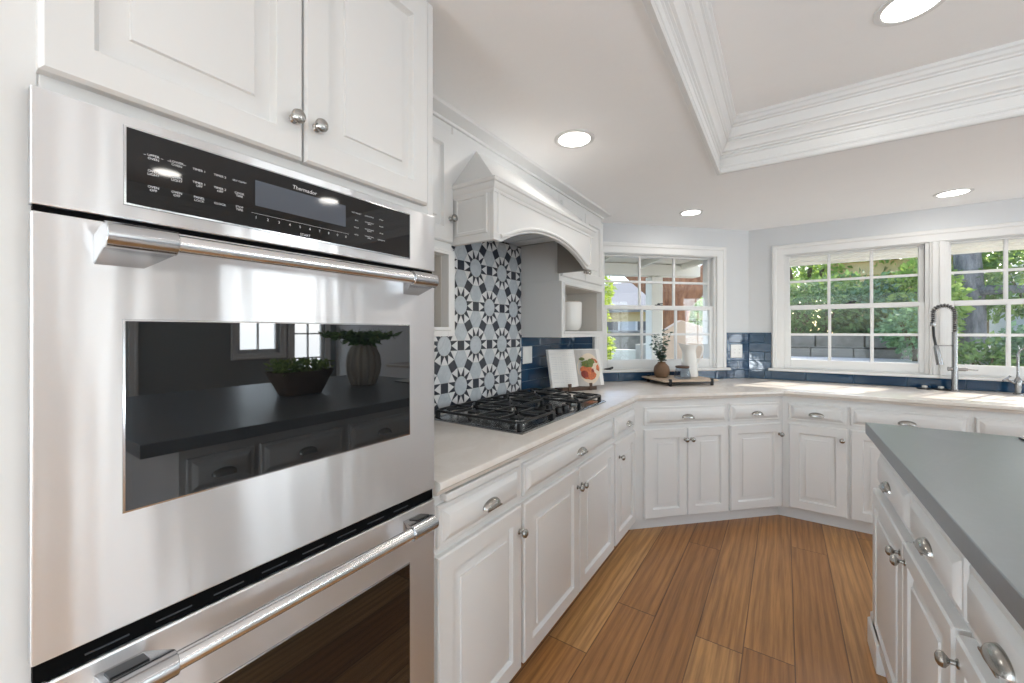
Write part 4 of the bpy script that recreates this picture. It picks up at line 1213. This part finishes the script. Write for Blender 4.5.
# ------------------------------------------------------------------ things on the island
t = thing('notebook', 'white notebook with black underside at the right end of the island top', 'notebook', (.856, 2.208, .9302), R(3))
MB().box(-.13, -.09, 0, .13, .09, .006).build('cover', M['knobblack'], t, bevel=.001)
MB().box(-.128, -.088, .006, .128, .088, .012).build('pages', M['page'], t, bevel=.001)
def island_decor():
    t = thing('wooden_bowl', 'long tapered wooden bowl on the island, seen mirrored in the oven glass', 'bowl', (.99, 1.38, .9302), R(90))
    b = MB()
    def lp(k, z, sh=0): return [((.20 * k - sh) * math.copysign(abs(math.cos(a)) ** .6, math.cos(a)), (.11 * k - sh) * math.copysign(abs(math.sin(a)) ** .6, math.sin(a)), z) for a in [2 * PI * i / 32 for i in range(32)]]
    b.rings([lp(.58, 0), lp(.62, .004), lp(.98, .145), lp(1.0, .150), lp(1.0, .150, .012), lp(.6, .02, .012)]); b.build('bowl_body', M['bowlwood'], t)
    rng = random.Random(5); f = MB()
    for k in range(420):
        c = Vector((rng.uniform(-.17, .17), rng.uniform(-.085, .085), .135 + rng.uniform(0, .07))); d = Vector((rng.uniform(-1, 1), rng.uniform(-1, 1), rng.uniform(-.2, 1))).normalized(); s = d.orthogonal().normalized()
        f.face([c, c + d * .02 + s * .008, c + d * .04, c + d * .02 - s * .008])
    o = f.build('succulents', M['leafmid'], None, smooth=False); o.location = (.99, 1.38, .9302); o.rotation_euler = (0, 0, R(90))
    tag(o, 'low green succulents filling the wooden bowl', 'plant')
    t = thing('ribbed_vase', 'round ribbed clay vase on the island, seen mirrored in the oven glass', 'vase', (1.03, 1.87, .9302))
    loops = []
    pr = [(.07, 0), (.085, .01), (.112, .09), (.120, .15), (.112, .22), (.085, .28), (.060, .305), (.052, .300), (.05, .28)]
    b = MB()
    for r, z in pr: loops.append([((r + .006 * math.cos(14 * a)) * math.cos(a), (r + .006 * math.cos(14 * a)) * math.sin(a), z) for a in [2 * PI * i / 112 for i in range(112)]])
    b.rings(loops); b.build('vase_body', M['ribvase'], t)
    f = MB(); st = MB()
    for k in range(16):
        a = rng.uniform(0, 2 * PI); L_ = rng.uniform(.15, .3)
        path = [Vector((math.cos(a) * L_ * u, math.sin(a) * L_ * u, .27 + .22 * u - .12 * u * u)) for u in [i / 8 for i in range(9)]]
        st.tube(path, .003, 6)
        for p in path[2:]:
            for m_ in range(5):
                d = Vector((rng.uniform(-1, 1), rng.uniform(-1, 1), rng.uniform(-.5, .7))).normalized(); s = d.orthogonal().normalized()
                f.face([p, p + d * .03 + s * .012, p + d * .065, p + d * .03 - s * .012])
    r_ = thing('leafy_branches', 'dark leafy branches standing in the ribbed clay vase', 'plant', (1.03, 1.87, .9302))
    st.build('stems', M['stem'], r_); f.build('leaves', M['leafdark'], r_, smooth=False)
island_decor()

# ------------------------------------------------------------------ outdoors
def ground():
    o = MB().box(-14, YB + .2, -.35, 14, 26, -.15).build('ground', M['ground'], smooth=False, kind='structure')
ground()
def foliage_mesh(name, n, radii, leaf, m, seed, hollow=.35, bottom=-1.0):
    rng = random.Random(seed); vs_, fs = [], []
    while len(fs) < n * 2:
        d = Vector((rng.gauss(0, 1), rng.gauss(0, 1), rng.gauss(0, 1)))
        if d.length < .01: continue
        d.normalize(); k = rng.uniform(hollow, 1.0) ** .6 * (1 + .18 * math.sin(5 * d.x + seed) * math.cos(4 * d.z + 2 * d.y))
        if d.z < bottom: continue
        c = Vector((d.x * radii[0] * k, d.y * radii[1] * k, d.z * radii[2] * k))
        t1 = (d + Vector((rng.uniform(-1, 1), rng.uniform(-1, 1), rng.uniform(-1.1, .6)))).normalized()
        s = t1.cross(Vector((rng.uniform(-1, 1), rng.uniform(-1, 1), rng.uniform(-1, 1)))).normalized()
        up = t1.cross(s); L_ = leaf * rng.uniform(.6, 1.25); w = L_ * rng.uniform(.24, .36)
        i = len(vs_)
        vs_ += [c, c + t1 * L_ * .5 + s * w + up * L_ * .08, c + t1 * L_, c + t1 * L_ * .5 - s * w + up * L_ * .08]
        fs += [(i, i + 1, i + 2), (i, i + 2, i + 3)]
    me = bpy.data.meshes.new(name); me.from_pydata([tuple(v) for v in vs_], [], fs); me.materials.append(m)
    return me
FM = {}
def shrub(name, label, loc, radii, n, leaf, mk, seed, cat='shrub', group='shrubs outside the windows', ground_z=-.15, trunk=.03, tm='stem'):
    t = thing(name, label, cat, (loc[0], loc[1], ground_z), 0, group)
    me = foliage_mesh('foliage', n, radii, leaf, M[mk], seed)
    o = bpy.data.objects.new('foliage', me); COL.objects.link(o); o.parent = t; o.location = (0, 0, loc[2] - ground_z)
    rng = random.Random(seed); b = MB()
    hb = loc[2] - ground_z
    for k in range(5):
        a = 2 * PI * k / 5 + rng.uniform(-.4, .4)
        e = Vector((math.cos(a) * radii[0] * .55, math.sin(a) * radii[1] * .55, hb + radii[2] * rng.uniform(.0, .6)))
        b.tube([(0, 0, 0), (e.x * .25, e.y * .25, hb * .5), e], [trunk, trunk * .7, trunk * .3], 8)
    b.build('branches', M[tm], t)
    return t
# --- beyond the back windows
# low retaining wall
def rockwall():
    b = MB(); rng = random.Random(2); z = -.15
    r = 0
    while z < 1.16:
        h = .16; x = -.9 + (r % 2) * .2
        while x < 0.95:
            w = rng.uniform(.32, .5)
            b.box(x + .006, 6.2 + rng.uniform(0, .03), z + .005, x + w - .006, 6.55, z + h - .005); x += w
        z += h; r += 1
    o = b.build('retaining_wall', M['concrete'], bevel=.012); tag(o, 'low grey stone retaining wall seen through the lower panes of the middle window', 'wall')
rockwall()
tag(MB().box(-.5, 5.35, -.148, 1.30, 6.19, 1.02).build('stone_ledge', M['lightstone'], bevel=.02), 'pale flagstone ledge in front of the retaining wall outside the middle window', 'ledge')
MB().box(-2.0, 6.56, -.15, 4.5, 12.0, 1.12).build('ground', M['ground'], smooth=False, kind='structure')
shrub('shrub', 'dense dark shrub seen through the left panes of the middle window', (.45, 7.3, 1.58), (.85, .6, .56), 3600, .085, 'leafdark', 21, ground_z=1.12)
shrub('shrub', 'dense green shrub seen through the centre panes of the middle window', (.98, 7.35, 1.52), (.50, .5, .52), 3000, .08, 'leafteal', 22, ground_z=1.12)
shrub('shrub', 'bright green shrub seen through the right panes of the middle window', (1.42, 7.3, 1.62), (.42, .45, .62), 2600, .09, 'leafmid', 23, ground_z=1.12)
shrub('shrub', 'low bluish-green bush before the retaining wall, in the bottom right pane of the middle window', (1.14, 5.82, 1.34), (.28, .26, .25), 1200, .06, 'leafteal', 24, ground_z=1.02)
shrub('tree', 'leafy tree high behind the pergola, in the top right pane of the middle window', (1.9, 9.2, 2.75), (1.0, .8, .8), 2600, .11, 'leafmid', 25, 'tree', 'trees outside the windows', 1.12, .07)
shrub('tree', 'leafy tree high behind the left shrub, in the top left pane of the middle window', (.25, 9.0, 2.5), (.7, .6, .7), 2000, .10, 'leafmid', 26, 'tree', 'trees outside the windows', 1.12, .07)
# tan pergola / neighbour eave
t = thing('garden_pergola', 'tan timber pergola behind the shrubs of the middle window', 'pergola', (1.4, 9.0, 1.12), 0)
MB().box(-.75, -.1, 1.15, .75, .06, 1.38).build('beam', M['tan'], t, bevel=.01)
for x in (-.32, .24): MB().box(x - .05, -.05, 0, x + .05, .05, 1.18).build('post', M['tan'], t, bevel=.01)
b = MB(); b.prism([(-.8, -.2, 1.38), (.8, -.2, 1.38), (.8, .5, 1.62), (-.8, .5, 1.62)], (0, 0, .04)); b.build('roof_panel', M['tan'], t)
# right-hand window: grey trunk and deep greenery
t = thing('tree', 'grey-barked tree trunk seen through the left panes of the right window', 'tree', (2.05, 7.9, 1.12), 0, 'trees outside the windows')
MB().tube([(0, 0, -.2), (.02, 0, .6), (-.02, 0, 1.4), (0, .02, 2.6)], [.17, .14, .125, .12], 20).build('trunk', M['greybark'], t)
b = MB()
for p in ([(0, 0, 1.6), (.5, .1, 2.0), (1.0, .2, 2.15)], [(0, 0, 1.9), (-.5, .1, 2.3), (-.8, .1, 2.7)], [(.1, -.1, .75), (.45, -.35, .72), (.75, -.5, .55)]): b.tube(p, [.07, .045, .02], 10)
b.build('limb', M['greybark'], t)
me = foliage_mesh('crown', 1100, (.7, .5, .32), .12, M['leafdark'], 31); o = bpy.data.objects.new('crown', me); COL.objects.link(o); o.parent = t; o.location = (.15, .1, 2.15)
shrub('shrub', 'bright leafy shrub left of the grey trunk in the right window', (1.74, 7.75, 1.70), (.22, .25, .60), 1100, .08, 'leafmid', 32, ground_z=1.12)
shrub('shrub', 'deep green shrub filling the upper panes of the right window', (2.75, 8.1, 2.10), (.75, .6, .62), 3000, .09, 'leafdark', 33, ground_z=1.12)
shrub('shrub', 'bluish-green shrub low in the panes of the right window', (2.22, 6.4, 1.05), (.40, .30, .38), 2200, .075, 'leafteal', 34)
shrub('shrub', 'small green bush at the foot of the right window by the tap', (1.66, 6.2, .86), (.32, .26, .38), 1500, .07, 'leafdark', 35)
t = thing('house', 'white gabled house roof glimpsed high in the right window', 'house', (4.3, 10.5, 1.12), 0)
MB().box(-.9, -.3, 0, 2.2, 1.5, 1.35).build('wall', M['bluesiding'], t)
MB().prism([(-1.2, -.5, 1.28), (.65, -.5, 2.1), (2.5, -.5, 1.28), (2.5, -.5, 1.20), (.65, -.5, 2.0), (-1.2, -.5, 1.20)], (0, 2.2, 0)).build('roof', M['porch'], t)
# tall hedge closing the view
for i, (x, y, z, r, lab) in enumerate(((.3, 12.6, 2.3, 1.2, 'tall hedge tree far behind the middle window'), (1.9, 12.2, 2.3, 1.0, 'tall hedge tree far behind the pergola'), (4.2, 14.6, 3.0, 1.5, 'tall hedge tree far behind the right window'))):
    shrub('tree', lab, (x, y, z), (r, .8, 1.35), 2600, .16, 'leafdark', 40 + i, 'tree', 'trees outside the windows', 1.0, .08)
# eave of the back wall
t = thing('roof_eave', 'white boarded eave over the sink windows outside', 'eave', (1.1, YB + .16, 0), 0)
b = MB()
for i in range(5): b.box(-1.6, .004 + i * .122, 2.075 - i * .016, 3.5, .122 + i * .122, 2.095 - i * .016)
b.build('soffit_board', M['porch'], t, bevel=.003)
MB().box(-1.6, .61, 1.985, 3.5, .64, 2.16).build('fascia', M['porch'], t, bevel=.004)
# --- beyond the angled window: covered porch
def porch():
    o = (CORNER_LA[0], CORNER_LA[1])
    t = thing('porch_roof', 'white raftered porch roof outside the angled corner window', 'porch', (o[0], o[1], 0), R(45))
    b = MB(); b.prism([(-1.2, .17, 2.16), (2.0, .17, 2.16), (2.0, 1.3, 2.10), (-1.2, 1.3, 2.10)], (0, 0, .03)); b.build('roof_boards', M['porch'], t)
    for i in range(6):
        x = -1.0 + i * .55
        MB().prism([(x, .17, 2.09), (x + .05, .17, 2.09), (x + .05, 1.3, 2.04), (x, 1.3, 2.04)], (0, 0, .07)).build('rafter', M['porch'], t)
    MB().box(-1.2, 1.10, 1.97, 2.0, 1.24, 2.10).build('beam', M['porch'], t, bevel=.006)
    p = MB(); p.box(1.37, 1.09, -.15, 1.51, 1.23, 1.96); p.box(1.35, 1.07, -.15, 1.53, 1.25, .1)
    p.build('post', M['porch'], t, bevel=.006)
porch()
t = thing('tree', 'big brown forked tree trunk beside the porch post outside the angled window', 'tree', (-1.36, 6.35, -.15), 0, 'trees outside the windows')
b = MB(); b.tube([(0, 0, 0), (.02, 0, .8), (.0, 0, 1.6), (.02, .02, 2.05), (.05, .05, 2.25)], [.30, .22, .195, .24, .30], 24)
b.build('trunk', M['bark'], t)
b = MB(); b.tube([(-.02, 0, 1.85), (-.30, -.12, 2.15), (-.62, -.25, 2.42), (-1.0, -.4, 2.7)], [.20, .14, .11, .09], 16); b.tube([(.05, 0, 1.9), (.35, .15, 2.25), (.75, .35, 2.6), (1.2, .6, 3.0)], [.19, .17, .15, .12], 16)
b.build('limb', M['bark'], t)
shrub('shrub', 'sunlit lime green tree crown at the left of the angled window', (-3.05, 6.9, 2.0), (.55, .5, .62), 2600, .085, 'leaflime', 51, trunk=.05)
shrub('shrub', 'yellow-green bush low at the left of the angled window', (-2.55, 6.0, 1.05), (.34, .34, .34), 1400, .07, 'leaflime', 52)
shrub('shrub', 'small green bush right of the brown trunk', (-1.10, 7.6, 1.45), (.5, .4, .5), 1500, .09, 'leafmid', 53)
t = thing('house', 'pale blue neighbour house with grey roof beyond the angled window', 'house', (-4.6, 13.0, -.15), 0)
b = MB(); b.box(-3, 0, 0, 3.2, 3, 2.3); b.build('wall', M['bluesiding'], t)
MB().prism([(-3.3, -.6, 2.2), (3.6, -.6, 2.2), (3.6, 2, 3.2), (-3.3, 2, 3.2)], (0, 0, .12)).build('roof', M['roof'], t)
for x in (-1.4, -.2, 1.0):
    w = MB().box(x - .35, -.05, 1.0, x + .35, .02, 1.9).build('window', M['trim'], t)
    MB().box(x - .28, -.06, 1.07, x + .28, -.045, 1.83).build('pane', M['display'], w)
t = thing('garden_shelter', 'yellowish timber shelter with grey roof behind the porch post', 'shelter', (-2.6, 9.6, -.15), 0)
MB().box(-1.4, -.1, 1.72, 2.4, .05, 1.94).build('beam', M['tan'], t)
MB().prism([(-1.6, -.3, 1.94), (2.6, -.3, 1.94), (2.6, 1.3, 2.45), (-1.6, 1.3, 2.45)], (0, 0, .08)).build('roof', M['roof'], t)
for x in (-1.2, .5, 2.1): MB().box(x - .06, -.06, 0, x + .06, .06, 1.72).build('post', M['tan'], t)
tag(MB().box(-4.2, 7.6, -.15, -1.7, 7.75, .98).build('garden_wall', M['porch'], bevel=.01), 'low white garden wall at the left of the angled window', 'wall')
tag(MB().box(-4.6, 8.5, -.15, -1.4, 8.8, 1.35).build('hillside_bank', M['concrete'], bevel=.05), 'brown-grey stone bank behind the low white wall', 'bank')
b = MB(); b.prism([(0, 0, 0), (.66, .36, 0), (.66, .36, 1.46), (.24, .13, 1.62), (.02, .01, 1.46), (0, 0, 1.44)], (-.07, .13, 0))
o = b.build('stucco_wing_wall', M['stucco'], bevel=.01); o.location = (-1.29, 5.17, -.15)
tag(o, 'sunlit beige stucco wing wall with sloped top under the brown tree', 'wall')
